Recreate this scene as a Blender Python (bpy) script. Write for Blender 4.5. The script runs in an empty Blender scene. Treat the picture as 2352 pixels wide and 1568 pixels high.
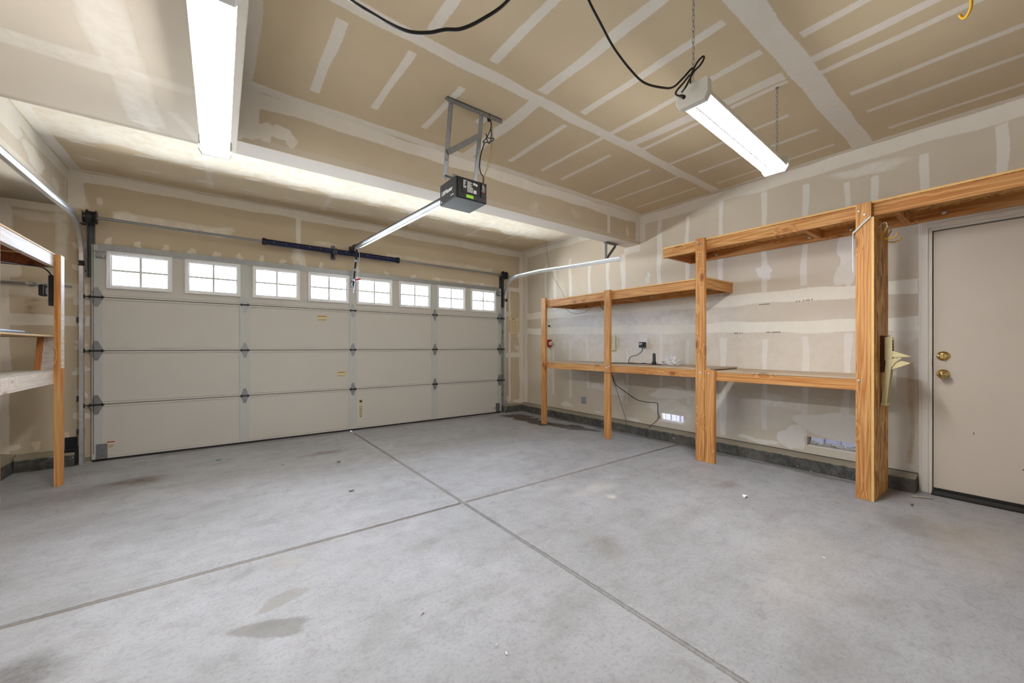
import bpy, bmesh, math, random
import numpy as np
from mathutils import Vector, Matrix
S = bpy.context.scene
COL = S.collection

# ------------------------------------------------------------------ camera
CAM_H = 1.12
YAW = math.atan((1176 - 505) / 900.0)
cd = bpy.data.cameras.new('camera')
cd.sensor_fit = 'HORIZONTAL'; cd.sensor_width = 36
cd.lens = 36 * 900.0 / 2352
cd.shift_y = (797 - 784) / 2352
cd.clip_start = 0.02; cd.clip_end = 200
cam = bpy.data.objects.new('camera', cd); COL.objects.link(cam)
cam.location = (0, 0, CAM_H)
cam.rotation_euler = (math.radians(90), 0, -YAW)
S.camera = cam

# ------------------------------------------------------------------ exposure and daylight
S.view_settings.view_transform = 'Standard'
S.view_settings.look = 'None'
S.view_settings.gamma = 1
S.view_settings.use_curve_mapping = False
S.view_settings.exposure = 1.5
LAMP = 34.0          # emission of the shop-light lenses
SKY_UP, SKY_DOWN = 15.0, 31.0

w = bpy.data.worlds.new('world'); S.world = w; w.use_nodes = True
nt = w.node_tree; nt.nodes.clear()
wo = nt.nodes.new('ShaderNodeOutputWorld'); bg = nt.nodes.new('ShaderNodeBackground')
tc = nt.nodes.new('ShaderNodeTexCoord'); sx = nt.nodes.new('ShaderNodeSeparateXYZ')
rp = nt.nodes.new('ShaderNodeValToRGB'); mr = nt.nodes.new('ShaderNodeMapRange')
nt.links.new(tc.outputs['Generated'], sx.inputs[0])
nt.links.new(sx.outputs['Z'], mr.inputs['Value'])
mr.inputs['From Min'].default_value = -1; mr.inputs['From Max'].default_value = 1
nt.links.new(mr.outputs[0], rp.inputs[0])
rp.color_ramp.elements[0].position = 0.44; rp.color_ramp.elements[0].color = (1.0, 0.99, 0.97, 1)   # pale sunlit paving
rp.color_ramp.elements[1].position = 0.54; rp.color_ramp.elements[1].color = (0.60, 0.74, 1.0, 1)   # sky
ms = nt.nodes.new('ShaderNodeMapRange')
nt.links.new(mr.outputs[0], ms.inputs['Value'])
ms.inputs['From Min'].default_value = 0.46; ms.inputs['From Max'].default_value = 0.54
ms.inputs['To Min'].default_value = SKY_DOWN; ms.inputs['To Max'].default_value = SKY_UP
nt.links.new(rp.outputs[0], bg.inputs[0]); nt.links.new(ms.outputs[0], bg.inputs[1])
nt.links.new(bg.outputs[0], wo.inputs[0])

# a sampling portal on the garage-door windows (guides daylight only, adds none)
pl = bpy.data.lights.new('daylight_portal', 'AREA'); pl.shape = 'RECTANGLE'; pl.size = 4.9; pl.size_y = 0.42
pl.cycles.is_portal = True
po = bpy.data.objects.new('daylight_portal', pl); COL.objects.link(po)
po.location = (1.43, 5.60, 1.89); po.rotation_euler = (math.radians(-90), 0, 0)

# ------------------------------------------------------------------ helpers
def sl(c):
    c = c / 255.0
    return c / 12.92 if c <= 0.04045 else ((c + 0.055) / 1.055) ** 2.4
def RGB(r, g, b): return (sl(r), sl(g), sl(b), 1.0)

def tag(o, label=None, cat=None, group=None, kind=None):
    if label: o['label'] = label
    if cat: o['category'] = cat
    if group: o['group'] = group
    if kind: o['kind'] = kind
    return o
def empty(name, loc=(0, 0, 0)):
    e = bpy.data.objects.new(name, None); COL.objects.link(e); e.location = loc
    e.empty_display_size = 0.05
    return e

class MB:
    def __init__(s): s.v = []; s.f = []; s.sm = []
    def add(s, vs, fs, smooth=False):
        n = len(s.v); s.v += [tuple(v) for v in vs]
        for f in fs: s.f.append(tuple(i + n for i in f)); s.sm.append(smooth)
        return s
    def box(s, a, b):
        x0, y0, z0 = [min(a[i], b[i]) for i in range(3)]; x1, y1, z1 = [max(a[i], b[i]) for i in range(3)]
        return s.add([(x0,y0,z0),(x1,y0,z0),(x1,y1,z0),(x0,y1,z0),(x0,y0,z1),(x1,y0,z1),(x1,y1,z1),(x0,y1,z1)],
                     [(0,3,2,1),(4,5,6,7),(0,1,5,4),(1,2,6,5),(2,3,7,6),(3,0,4,7)])
    def hexa(s, lo, hi):      # two quads
        return s.add(list(lo) + list(hi), [(0,3,2,1),(4,5,6,7),(0,1,5,4),(1,2,6,5),(2,3,7,6),(3,0,4,7)])
    def bar(s, p, q, wx, wy, up=(0, 0, 1)):
        p = Vector(p); q = Vector(q); d = (q - p).normalized(); u = Vector(up)
        if abs(d.dot(u)) > .99: u = Vector((0, 1, 0))
        a = d.cross(u).normalized() * wx / 2; b = a.cross(d).normalized() * wy / 2
        return s.hexa([p-a-b, p+a-b, p+a+b, p-a+b], [q-a-b, q+a-b, q+a+b, q-a+b])
    def cyl(s, p, q, r, n=20, r2=None, cap=True):
        p = Vector(p); q = Vector(q); d = (q - p).normalized()
        u = Vector((0, 0, 1)) if abs(d.z) < .9 else Vector((1, 0, 0))
        a = d.cross(u).normalized(); b = a.cross(d)
        r2 = r if r2 is None else r2; vs = []
        for c, rr in ((p, r), (q, r2)):
            for i in range(n):
                t = 2 * math.pi * i / n; vs.append(c + (a * math.cos(t) + b * math.sin(t)) * rr)
        s.add(vs, [(i, (i+1) % n, n + (i+1) % n, n + i) for i in range(n)], True)
        if cap: s.add(vs, [tuple(range(n-1, -1, -1)), tuple(range(n, 2*n))])
        return s
    def tube(s, pts, r, n=10, closed=False):
        P = [Vector(p) for p in pts]; m = len(P); vs = []; prev = None
        for i in range(m):
            if closed: d = P[(i+1) % m] - P[i-1]
            else: d = P[min(i+1, m-1)] - P[max(i-1, 0)]
            d = d.normalized()
            if prev is None:
                u = Vector((0, 0, 1)) if abs(d.z) < .9 else Vector((1, 0, 0)); a = d.cross(u).normalized()
            else:
                a = (prev - d * prev.dot(d)).normalized()
            prev = a; b = d.cross(a)
            for k in range(n):
                t = 2 * math.pi * k / n; vs.append(P[i] + (a * math.cos(t) + b * math.sin(t)) * r)
        fs = []
        for i in range(m if closed else m - 1):
            j = (i + 1) % m
            for k in range(n): fs.append((i*n+k, i*n+(k+1) % n, j*n+(k+1) % n, j*n+k))
        s.add(vs, fs, True)
        if not closed: s.add(vs, [tuple(range(n-1, -1, -1)), tuple(range((m-1)*n, m*n))])
        return s
    def sweep(s, pts, prof, side):     # open/closed profile [(a,b)] : a along side vector, b along the in-plane normal
        P = [Vector(p) for p in pts]; sd = Vector(side).normalized(); m = len(P); n = len(prof); vs = []
        for i in range(m):
            d = (P[min(i+1, m-1)] - P[max(i-1, 0)]).normalized(); nn = d.cross(sd).normalized()
            for a, b in prof: vs.append(P[i] + sd * a + nn * b)
        fs = [(i*n+k, i*n+(k+1) % n, (i+1)*n+(k+1) % n, (i+1)*n+k) for i in range(m-1) for k in range(n)]
        s.add(vs, fs); s.add(vs, [tuple(range(n-1, -1, -1)), tuple(range((m-1)*n, m*n))])
        return s
    def lathe(s, c, axis, prof, n=24):     # prof [(r, t)]
        c = Vector(c); d = Vector(axis).normalized()
        u = Vector((0, 0, 1)) if abs(d.z) < .9 else Vector((1, 0, 0)); a = d.cross(u).normalized(); b = a.cross(d)
        vs = []; m = len(prof)
        for r, t in prof:
            for k in range(n):
                th = 2*math.pi*k/n; vs.append(c + d*t + (a*math.cos(th) + b*math.sin(th))*r)
        s.add(vs, [(i*n+k, i*n+(k+1) % n, (i+1)*n+(k+1) % n, (i+1)*n+k) for i in range(m-1) for k in range(n)], True)
        s.add(vs, [tuple(range(n-1, -1, -1)), tuple(range((m-1)*n, m*n))])
        return s
    def prism(s, poly, off):      # 3D polygon extruded by off
        n = len(poly); o = Vector(off)
        vs = [Vector(p) for p in poly] + [Vector(p) + o for p in poly]
        return s.add(vs, [tuple(range(n-1, -1, -1)), tuple(range(n, 2*n))] + [(i, (i+1) % n, n+(i+1) % n, n+i) for i in range(n)])
    def mesh(s, name):
        me = bpy.data.meshes.new(name); me.from_pydata(s.v, [], s.f)
        me.polygons.foreach_set('use_smooth', s.sm); me.update()
        bm = bmesh.new(); bm.from_mesh(me)
        bmesh.ops.recalc_face_normals(bm, faces=bm.faces); bm.to_mesh(me); bm.free()
        return me
    def build(s, name, mat, parent=None, bevel=0, **kw):
        me = s.mesh(name); me.materials.append(mat)
        o = bpy.data.objects.new(name, me); COL.objects.link(o)
        if parent is not None:
            o.parent = parent
            l = parent.location
            if parent.type == 'EMPTY' and l.length > 0: me.transform(Matrix.Translation(-Vector(l)))
            elif parent.parent is not None and parent.parent.location.length > 0: me.transform(Matrix.Translation(-Vector(parent.parent.location)))
        if bevel:
            b = o.modifiers.new('bevel', 'BEVEL'); b.width = bevel; b.segments = 2; b.limit_method = 'ANGLE'; b.angle_limit = .6
            b.harden_normals = False
        tag(o, **kw)
        return o

def smooth(pts, k=6):
    P = [Vector(p) for p in pts]; P = [P[0]*2 - P[1]] + P + [P[-1]*2 - P[-2]]; out = []
    for i in range(1, len(P) - 2):
        for j in range(k):
            t = j / k; a, b, c, d = P[i-1:i+3]
            out.append(0.5*((2*b) + (c-a)*t + (2*a-5*b+4*c-d)*t*t + (3*b-a-3*c+d)*t**3))
    out.append(P[-2]); return out

# ------------------------------------------------------------------ materials
def newmat(name):
    m = bpy.data.materials.new(name); m.use_nodes = True; n = m.node_tree
    return m, n, n.nodes['Principled BSDF']
def N(n, t, **kw):
    x = n.nodes.new(t)
    for k, v in kw.items():
        if hasattr(x, k): setattr(x, k, v)
        else: x.inputs[k].default_value = v
    return x
def mixc(n, fac, a, b, mode='MIX'):
    x = n.nodes.new('ShaderNodeMix'); x.data_type = 'RGBA'; x.blend_type = mode
    for sock, val in ((x.inputs['Factor'], fac), (x.inputs[6], a), (x.inputs[7], b)):
        if isinstance(val, (float, int)): sock.default_value = val
        elif isinstance(val, tuple): sock.default_value = val
        else: n.links.new(val, sock)
    return x.outputs[2]
def noise(n, scale, detail=3, rough=.5, dist=0, vec=None, vscale=None, vrot=None):
    t = n.nodes.new('ShaderNodeTexCoord')
    x = N(n, 'ShaderNodeTexNoise', Scale=scale, Detail=detail, Roughness=rough, Distortion=dist)
    src = t.outputs['Object']
    if vscale or vrot:
        mp = n.nodes.new('ShaderNodeMapping')
        if vscale: mp.inputs['Scale'].default_value = vscale
        if vrot: mp.inputs['Rotation'].default_value = vrot
        n.links.new(src, mp.inputs[0]); src = mp.outputs[0]
    n.links.new(src, x.inputs['Vector']); return x.outputs['Fac']
def rng(n, v, a, b, c=0., d=1.):
    x = n.nodes.new('ShaderNodeMapRange'); n.links.new(v, x.inputs[0])
    for i, q in enumerate((a, b, c, d)): x.inputs[1+i].default_value = q
    return x.outputs[0]
def math_(n, op, a, b=None):
    x = n.nodes.new('ShaderNodeMath'); x.operation = op
    for i, q in enumerate((a, b)):
        if q is None: continue
        if isinstance(q, (float, int)): x.inputs[i].default_value = q
        else: n.links.new(q, x.inputs[i])
    return x.outputs[0]
def bump(n, p, h, strength=.2, dist=.002):
    b = N(n, 'ShaderNodeBump', Strength=strength, Distance=dist); n.links.new(h, b.inputs['Height'])
    n.links.new(b.outputs[0], p.inputs['Normal'])

def plain(name, col, rough=.5, metal=0, var=.06, vs=12, spec=.5, bmp=0):
    m, n, p = newmat(name); f = noise(n, vs, 3)
    c1 = tuple(min(1, c*(1+var)) for c in col[:3]) + (1,); c2 = tuple(c*(1-var) for c in col[:3]) + (1,)
    n.links.new(mixc(n, f, c2, c1), p.inputs['Base Color'])
    p.inputs['Roughness'].default_value = rough; p.inputs['Metallic'].default_value = metal
    p.inputs['Specular IOR Level'].default_value = spec
    if bmp: bump(n, p, noise(n, vs*8, 4), bmp)
    return m

def patched(name, base1, base2, rough, kind):
    """paper or concrete with soft washes and crisp-edged coats stored per vertex"""
    m, n, p = newmat(name)
    big = noise(n, 1.1, 3, .55); mid = noise(n, 9, 4, .6); fine = noise(n, 70, 4, .6)
    base = mixc(n, rng(n, big, .3, .7), base1, base2)
    base = mixc(n, rng(n, mid, .3, .75, 0, .12), base, (base1[0]*.7, base1[1]*.7, base1[2]*.68, 1))
    a = N(n, 'ShaderNodeAttribute', attribute_name='mud'); c = N(n, 'ShaderNodeAttribute', attribute_name='mud_colour'); wa = N(n, 'ShaderNodeAttribute', attribute_name='wash_colour')
    if kind == 'wall':
        e = noise(n, 38, 4, .62); soft = .13; amp = .55
        sm_ = noise(n, 14, 4, .7, .4, vscale=(1, 1, .35))
        col = mixc(n, rng(n, sm_, .35, .75, 0, .22), c.outputs['Color'], base1)
        wn = rng(n, noise(n, 12, 5, .65, .3), .30, .60, .45, 1.25)
    else:
        e = noise(n, 30, 5, .7); soft = .3; amp = 1.0; col = c.outputs['Color']
        wn = rng(n, noise(n, 16, 7, .78, .4), .30, .66, .65, 1.6)
    v = math_(n, 'ADD', a.outputs['Fac'], math_(n, 'MULTIPLY', math_(n, 'SUBTRACT', e, .5), amp))
    fac = math_(n, 'MULTIPLY', rng(n, v, .5 - soft, .5 + soft), c.outputs['Alpha'])
    wf = math_(n, 'MINIMUM', math_(n, 'MULTIPLY', wa.outputs['Alpha'], wn), .97)
    if kind == 'floor':
        def dirt(x):
            st = noise(n, 3.2, 7, .72, .2, vscale=(.45, 1.7, 1), vrot=(0, 0, .35)); st2 = noise(n, 22, 6, .8, .5, vscale=(.5, 1.8, 1), vrot=(0, 0, .3))
            x = mixc(n, rng(n, st, .47, .72, 0, .34), x, RGB(118, 115, 112))
            x = mixc(n, rng(n, noise(n, 1.7, 5, .6), .5, .7, 0, .30), x, RGB(186, 188, 196))
            x = mixc(n, rng(n, st2, .54, .76, 0, .30), x, RGB(96, 94, 92))
            x = mixc(n, rng(n, noise(n, 9, 8, .82, .6), .50, .72, 0, .34), x, RGB(92, 89, 86))
            x = mixc(n, rng(n, noise(n, 60, 5, .8), .50, .75, 0, .45), x, RGB(80, 78, 76))
            x = mixc(n, rng(n, noise(n, 150, 2, .5), .68, .76, 0, .6), x, RGB(70, 68, 66))
            return mixc(n, rng(n, noise(n, 85, 2, .5, .3), .75, .78, 0, .6), x, RGB(228, 226, 222))
        base = dirt(base)
    out = mixc(n, fac, mixc(n, wf, base, wa.outputs['Color']), col)
    if kind == 'floor': bump(n, p, fine, .15, .002)
    else:
        out = mixc(n, rng(n, noise(n, 42, 2, .4, .1), .80, .83, 0, .6), out, RGB(90, 78, 66))
        bump(n, p, mid, .10, .002)
    n.links.new(out, p.inputs['Base Color'])
    p.inputs['Roughness'].default_value = rough; p.inputs['Specular IOR Level'].default_value = .35
    if kind == 'floor': n.links.new(rng(n, mid, .2, .8, .48, .68), p.inputs['Roughness'])
    return m

MUD = RGB(231, 226, 218)
M_wall = patched('drywall', RGB(214, 204, 188), RGB(207, 196, 180), .75, 'wall')
M_front = patched('drywall_tan', RGB(204, 190, 166), RGB(197, 182, 158), .75, 'wall')
M_ceil = patched('drywall_ceiling', RGB(212, 195, 165), RGB(205, 187, 157), .8, 'wall')
M_floor = patched('concrete_floor', RGB(163, 164, 168), RGB(149, 150, 153), .55, 'floor')

def wood(name, axis, c1, c2, knot, sc=1.0):
    m, n, p = newmat(name)
    st = {'X': (.22, 5, 5), 'Y': (5, .22, 5), 'Z': (5, 5, .22)}[axis]
    t = n.nodes.new('ShaderNodeTexCoord'); mp = n.nodes.new('ShaderNodeMapping')
    mp.inputs['Scale'].default_value = st; n.links.new(t.outputs['Object'], mp.inputs[0])
    # knots, thin and far apart, and the rings bend around them
    mk = n.nodes.new('ShaderNodeMapping'); n.links.new(t.outputs['Object'], mk.inputs[0])
    mk.inputs['Scale'].default_value = {'X': (3.2, 7, 7), 'Y': (7, 3.2, 7), 'Z': (7, 7, 3.2)}[axis]
    vo = N(n, 'ShaderNodeTexVoronoi', Scale=1.0); n.links.new(mk.outputs[0], vo.inputs['Vector'])
    kd = vo.outputs['Distance']
    nn = N(n, 'ShaderNodeTexNoise', Scale=1.6, Detail=3., Roughness=.5); n.links.new(mp.outputs[0], nn.inputs['Vector'])
    bend = rng(n, kd, 0, .34, 1, 0)
    v = math_(n, 'ADD', math_(n, 'MULTIPLY', nn.outputs['Fac'], 13.0), math_(n, 'MULTIPLY', bend, 3.0))
    ring = math_(n, 'PINGPONG', v, .5)
    ring = rng(n, ring, 0, .5)
    fibre = N(n, 'ShaderNodeTexNoise', Scale=14.0, Detail=4., Roughness=.6); n.links.new(mp.outputs[0], fibre.inputs['Vector'])
    col = mixc(n, rng(n, ring, .1, 1), c1, c2)
    col = mixc(n, rng(n, fibre.outputs['Fac'], .35, .75, 0, .45), col, (c2[0]*.62, c2[1]*.55, c2[2]*.5, 1))
    col = mixc(n, rng(n, noise(n, 1.3, 2), .35, .7, 0, .35), col, (c1[0]*1.15, c1[1]*1.2, c1[2]*1.3, 1))
    col = mixc(n, rng(n, kd, .08, .17, .9, 0), col, knot)
    col = mixc(n, rng(n, kd, .16, .30, .35, 0), col, c2)
    n.links.new(col, p.inputs['Base Color'])
    p.inputs['Roughness'].default_value = .62; p.inputs['Specular IOR Level'].default_value = .3
    bump(n, p, fibre.outputs['Fac'], .15, .002)
    return m
WA, WB, WK = RGB(214, 164, 104), RGB(178, 112, 54), RGB(92, 46, 22)
W = {a: wood('fir_' + a, a, WA, WB, WK) for a in 'XYZ'}
WGLARE = wood('glare_fir', 'Y', RGB(232, 224, 216), RGB(214, 198, 182), RGB(140, 96, 66))  # fir with window glare put into its colour
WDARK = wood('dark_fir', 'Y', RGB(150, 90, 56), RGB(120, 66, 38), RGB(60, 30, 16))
WDZ = wood('dark_block', 'Z', RGB(112, 60, 32), RGB(84, 42, 22), RGB(50, 24, 12))
WPINK = wood('jamb_wood', 'Z', RGB(190, 150, 128), RGB(168, 124, 104), RGB(110, 70, 52))

def osb(name):
    m, n, p = newmat(name)
    t = n.nodes.new('ShaderNodeTexCoord'); mp = n.nodes.new('ShaderNodeMapping')
    mp.inputs['Scale'].default_value = (38, 38, 9); n.links.new(t.outputs['Object'], mp.inputs[0])
    nd = N(n, 'ShaderNodeTexNoise', Scale=.7, Detail=3.); n.links.new(mp.outputs[0], nd.inputs['Vector'])
    ad = n.nodes.new('ShaderNodeVectorMath'); ad.operation = 'ADD'; n.links.new(mp.outputs[0], ad.inputs[0])
    sc = n.nodes.new('ShaderNodeVectorMath'); sc.operation = 'SCALE'; sc.inputs['Scale'].default_value = 2.5
    n.links.new(nd.outputs['Color'], sc.inputs[0]); n.links.new(sc.outputs[0], ad.inputs[1])
    vo = N(n, 'ShaderNodeTexVoronoi', Scale=1.0); n.links.new(ad.outputs[0], vo.inputs['Vector'])
    sp = n.nodes.new('ShaderNodeSeparateColor'); n.links.new(vo.outputs['Color'], sp.inputs[0])
    r = n.nodes.new('ShaderNodeValToRGB'); n.links.new(sp.outputs[0], r.inputs[0])
    e = r.color_ramp.elements; e[0].color = RGB(150, 96, 44); e[1].color = RGB(236, 190, 122)
    x = e.new(.25); x.color = RGB(196, 138, 68); x = e.new(.6); x.color = RGB(218, 164, 92)
    col = mixc(n, rng(n, vo.outputs['Distance'], .62, .95, 0, .45), r.outputs[0], RGB(84, 46, 18))
    n.links.new(col, p.inputs['Base Color']); p.inputs['Roughness'].default_value = .6
    bump(n, p, vo.outputs['Distance'], .3, .003); return m
M_osb = osb('strand_board')
M_osbedge = plain('strand_board_edge', RGB(226, 184, 118), .7, var=.15, vs=60)
def endgrain(name):
    m, n, p = newmat(name); t = n.nodes.new('ShaderNodeTexCoord')
    wv = N(n, 'ShaderNodeTexWave', Scale=38.0, Distortion=3.0, Detail=2.0); wv.wave_type = 'RINGS'; wv.rings_direction = 'Y'
    mp = n.nodes.new('ShaderNodeMapping'); mp.inputs['Location'].default_value = (1.30, 0, -1.02)
    n.links.new(t.outputs['Object'], mp.inputs[0]); n.links.new(mp.outputs[0], wv.inputs[0])
    n.links.new(mixc(n, wv.outputs['Fac'], RGB(120, 60, 22), RGB(206, 138, 74)), p.inputs['Base Color'])
    p.inputs['Roughness'].default_value = .7; return m
M_end = endgrain('end_grain')

def galv(name, col=RGB(168, 172, 176), rough=.38):
    m, n, p = newmat(name)
    t = n.nodes.new('ShaderNodeTexCoord')
    vo = N(n, 'ShaderNodeTexVoronoi', Scale=55.0); n.links.new(t.outputs['Object'], vo.inputs['Vector'])
    sp = n.nodes.new('ShaderNodeSeparateColor'); n.links.new(vo.outputs['Color'], sp.inputs[0])
    f = math_(n, 'MULTIPLY', math_(n, 'ADD', sp.outputs[0], noise(n, 14, 4)), .5)
    n.links.new(mixc(n, f, tuple(c*.86 for c in col[:3]) + (1,), tuple(min(1, c*1.12) for c in col[:3]) + (1,)), p.inputs['Base Color'])
    p.inputs['Metallic'].default_value = .85
    p.inputs['Roughness'].default_value = rough; return m
G = galv('galvanised_steel', RGB(150, 153, 157), .42); GD = galv('dull_steel', RGB(104, 106, 108), .48); GB = galv('bright_steel', RGB(214, 218, 224), .3)
M_door = plain('door_skin', RGB(198, 195, 190), .5, var=.02, vs=3, spec=.4)
M_stile = plain('door_stile', RGB(188, 191, 189), .45, var=.02, vs=5)
M_frame = plain('window_frame_white', RGB(226, 227, 228), .4, var=.02)
M_dark = plain('black_rubber', RGB(30, 29, 28), .6, var=.2)
M_black = plain('black_plastic', RGB(20, 21, 24), .38, var=.15, vs=30)
M_cord = plain('cord_black', RGB(38, 33, 28), .5, var=.2)
M_navy = plain('navy_spring_paint', RGB(16, 22, 66), .35, var=.2, vs=30)
M_iron = plain('dark_iron', RGB(46, 46, 48), .45, metal=.6, var=.3, vs=40)
M_white = plain('white_enamel', RGB(228, 226, 218), .4, var=.02)
M_cream = plain('cream_enamel', RGB(224, 212, 166), .42, var=.06, vs=20)
M_ivory = plain('ivory_plastic', RGB(214, 210, 180), .45, var=.05)
M_case = plain('casing_paint', RGB(226, 220, 212), .4, var=.02)
M_trim = plain('door_paint', RGB(208, 198, 186), .42, var=.03, vs=4)
M_brass = plain('brass', RGB(226, 200, 134), .2, metal=1, var=.08, vs=40)
M_yel = plain('yellow_vinyl', RGB(222, 170, 24), .4, var=.06)
M_red = plain('red_plastic', RGB(160, 18, 28), .4, var=.1)
M_blue = plain('blue_tape', RGB(150, 190, 220), .5)
M_teal = plain('blue_scrap', RGB(40, 138, 150), .5)
M_leaf = plain('dry_leaf', RGB(112, 84, 52), .8, var=.3, vs=60)
M_paper = plain('notice_paper', RGB(222, 205, 166), .8, var=.05)
M_ink = plain('ink', RGB(84, 72, 56), .8)
M_inkd = plain('ink_black', RGB(26, 26, 26), .7)
M_lbl = plain('label_cream', RGB(214, 204, 172), .6)
M_lblo = plain('label_orange', RGB(206, 168, 92), .6)
M_green = plain('label_green', RGB(164, 226, 40), .5)
M_lw = plain('print_white', RGB(222, 222, 220), .5)
M_chip = plain('plaster_white', RGB(232, 230, 224), .8)
M_opener = plain('opener_shell', RGB(42, 42, 44), .55, var=.08, vs=30, bmp=.1)
M_greyp = plain('grey_plate', RGB(168, 170, 176), .45, metal=.3)
M_rust = plain('rusty_scrape', RGB(110, 60, 34), .8, var=.3)
M_curb = None
def curbmat():
    m, n, p = newmat('stem_wall_concrete')
    a = noise(n, 16, 6, .75, .3); b = noise(n, 60, 4, .7); g = noise(n, 2.2, 3)
    c = mixc(n, rng(n, a, .35, .7), RGB(52, 52, 50), RGB(104, 103, 99))
    c = mixc(n, rng(n, b, .45, .75, 0, .6), c, RGB(32, 32, 31))
    c = mixc(n, rng(n, g, .5, .7, 0, .22), c, RGB(130, 122, 106))
    c = mixc(n, rng(n, noise(n, 30, 2, .4, .3), .72, .78, 0, .8), c, RGB(206, 202, 194))
    t = n.nodes.new('ShaderNodeTexCoord'); s = n.nodes.new('ShaderNodeSeparateXYZ'); n.links.new(t.outputs['Object'], s.inputs[0])
    top = rng(n, math_(n, 'ADD', s.outputs['Z'], math_(n, 'MULTIPLY', math_(n, 'SUBTRACT', a, .5), .022)), .100, .110)
    c = mixc(n, math_(n, 'MULTIPLY', top, .8), c, RGB(164, 154, 136))
    n.links.new(c, p.inputs['Base Color']); p.inputs['Roughness'].default_value = .85
    bump(n, p, a, .5, .01); return m
M_curb = curbmat()
def emis(name, col, st):
    m, n, p = newmat(name)
    p.inputs['Base Color'].default_value = (.9, .9, .9, 1); p.inputs['Roughness'].default_value = .4
    p.inputs['Emission Color'].default_value = col; p.inputs['Emission Strength'].default_value = st; return m
M_lens = emis('lit_lens', (1.0, .98, .955, 1), LAMP)
def glassmat():
    m, n, p = newmat('clear_pane'); n.nodes.remove(p)
    tr = n.nodes.new('ShaderNodeBsdfTransparent'); gl = n.nodes.new('ShaderNodeBsdfGlossy'); gl.inputs['Roughness'].default_value = .02
    tr.inputs[0].default_value = (.93, .96, .97, 1)
    fr = n.nodes.new('ShaderNodeFresnel'); fr.inputs[0].default_value = 1.3
    mx = n.nodes.new('ShaderNodeMixShader'); n.links.new(fr.outputs[0], mx.inputs[0])
    n.links.new(tr.outputs[0], mx.inputs[1]); n.links.new(gl.outputs[0], mx.inputs[2])
    n.links.new(mx.outputs[0], n.nodes['Material Output'].inputs[0]); return m
M_glass = glassmat()
def bagmat():
    m, n, p = newmat('thin_clear_plastic'); tr = n.nodes.new('ShaderNodeBsdfTransparent')
    p.inputs['Base Color'].default_value = (.9, .9, .93, 1); p.inputs['Roughness'].default_value = .2
    mx = n.nodes.new('ShaderNodeMixShader'); n.links.new(rng(n, noise(n, 40, 3, .6), .35, .65, .25, .85), mx.inputs[0])
    n.links.new(tr.outputs[0], mx.inputs[1]); n.links.new(p.outputs[0], mx.inputs[2])
    n.links.new(mx.outputs[0], n.nodes['Material Output'].inputs[0]); return m
M_bag = bagmat()

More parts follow.
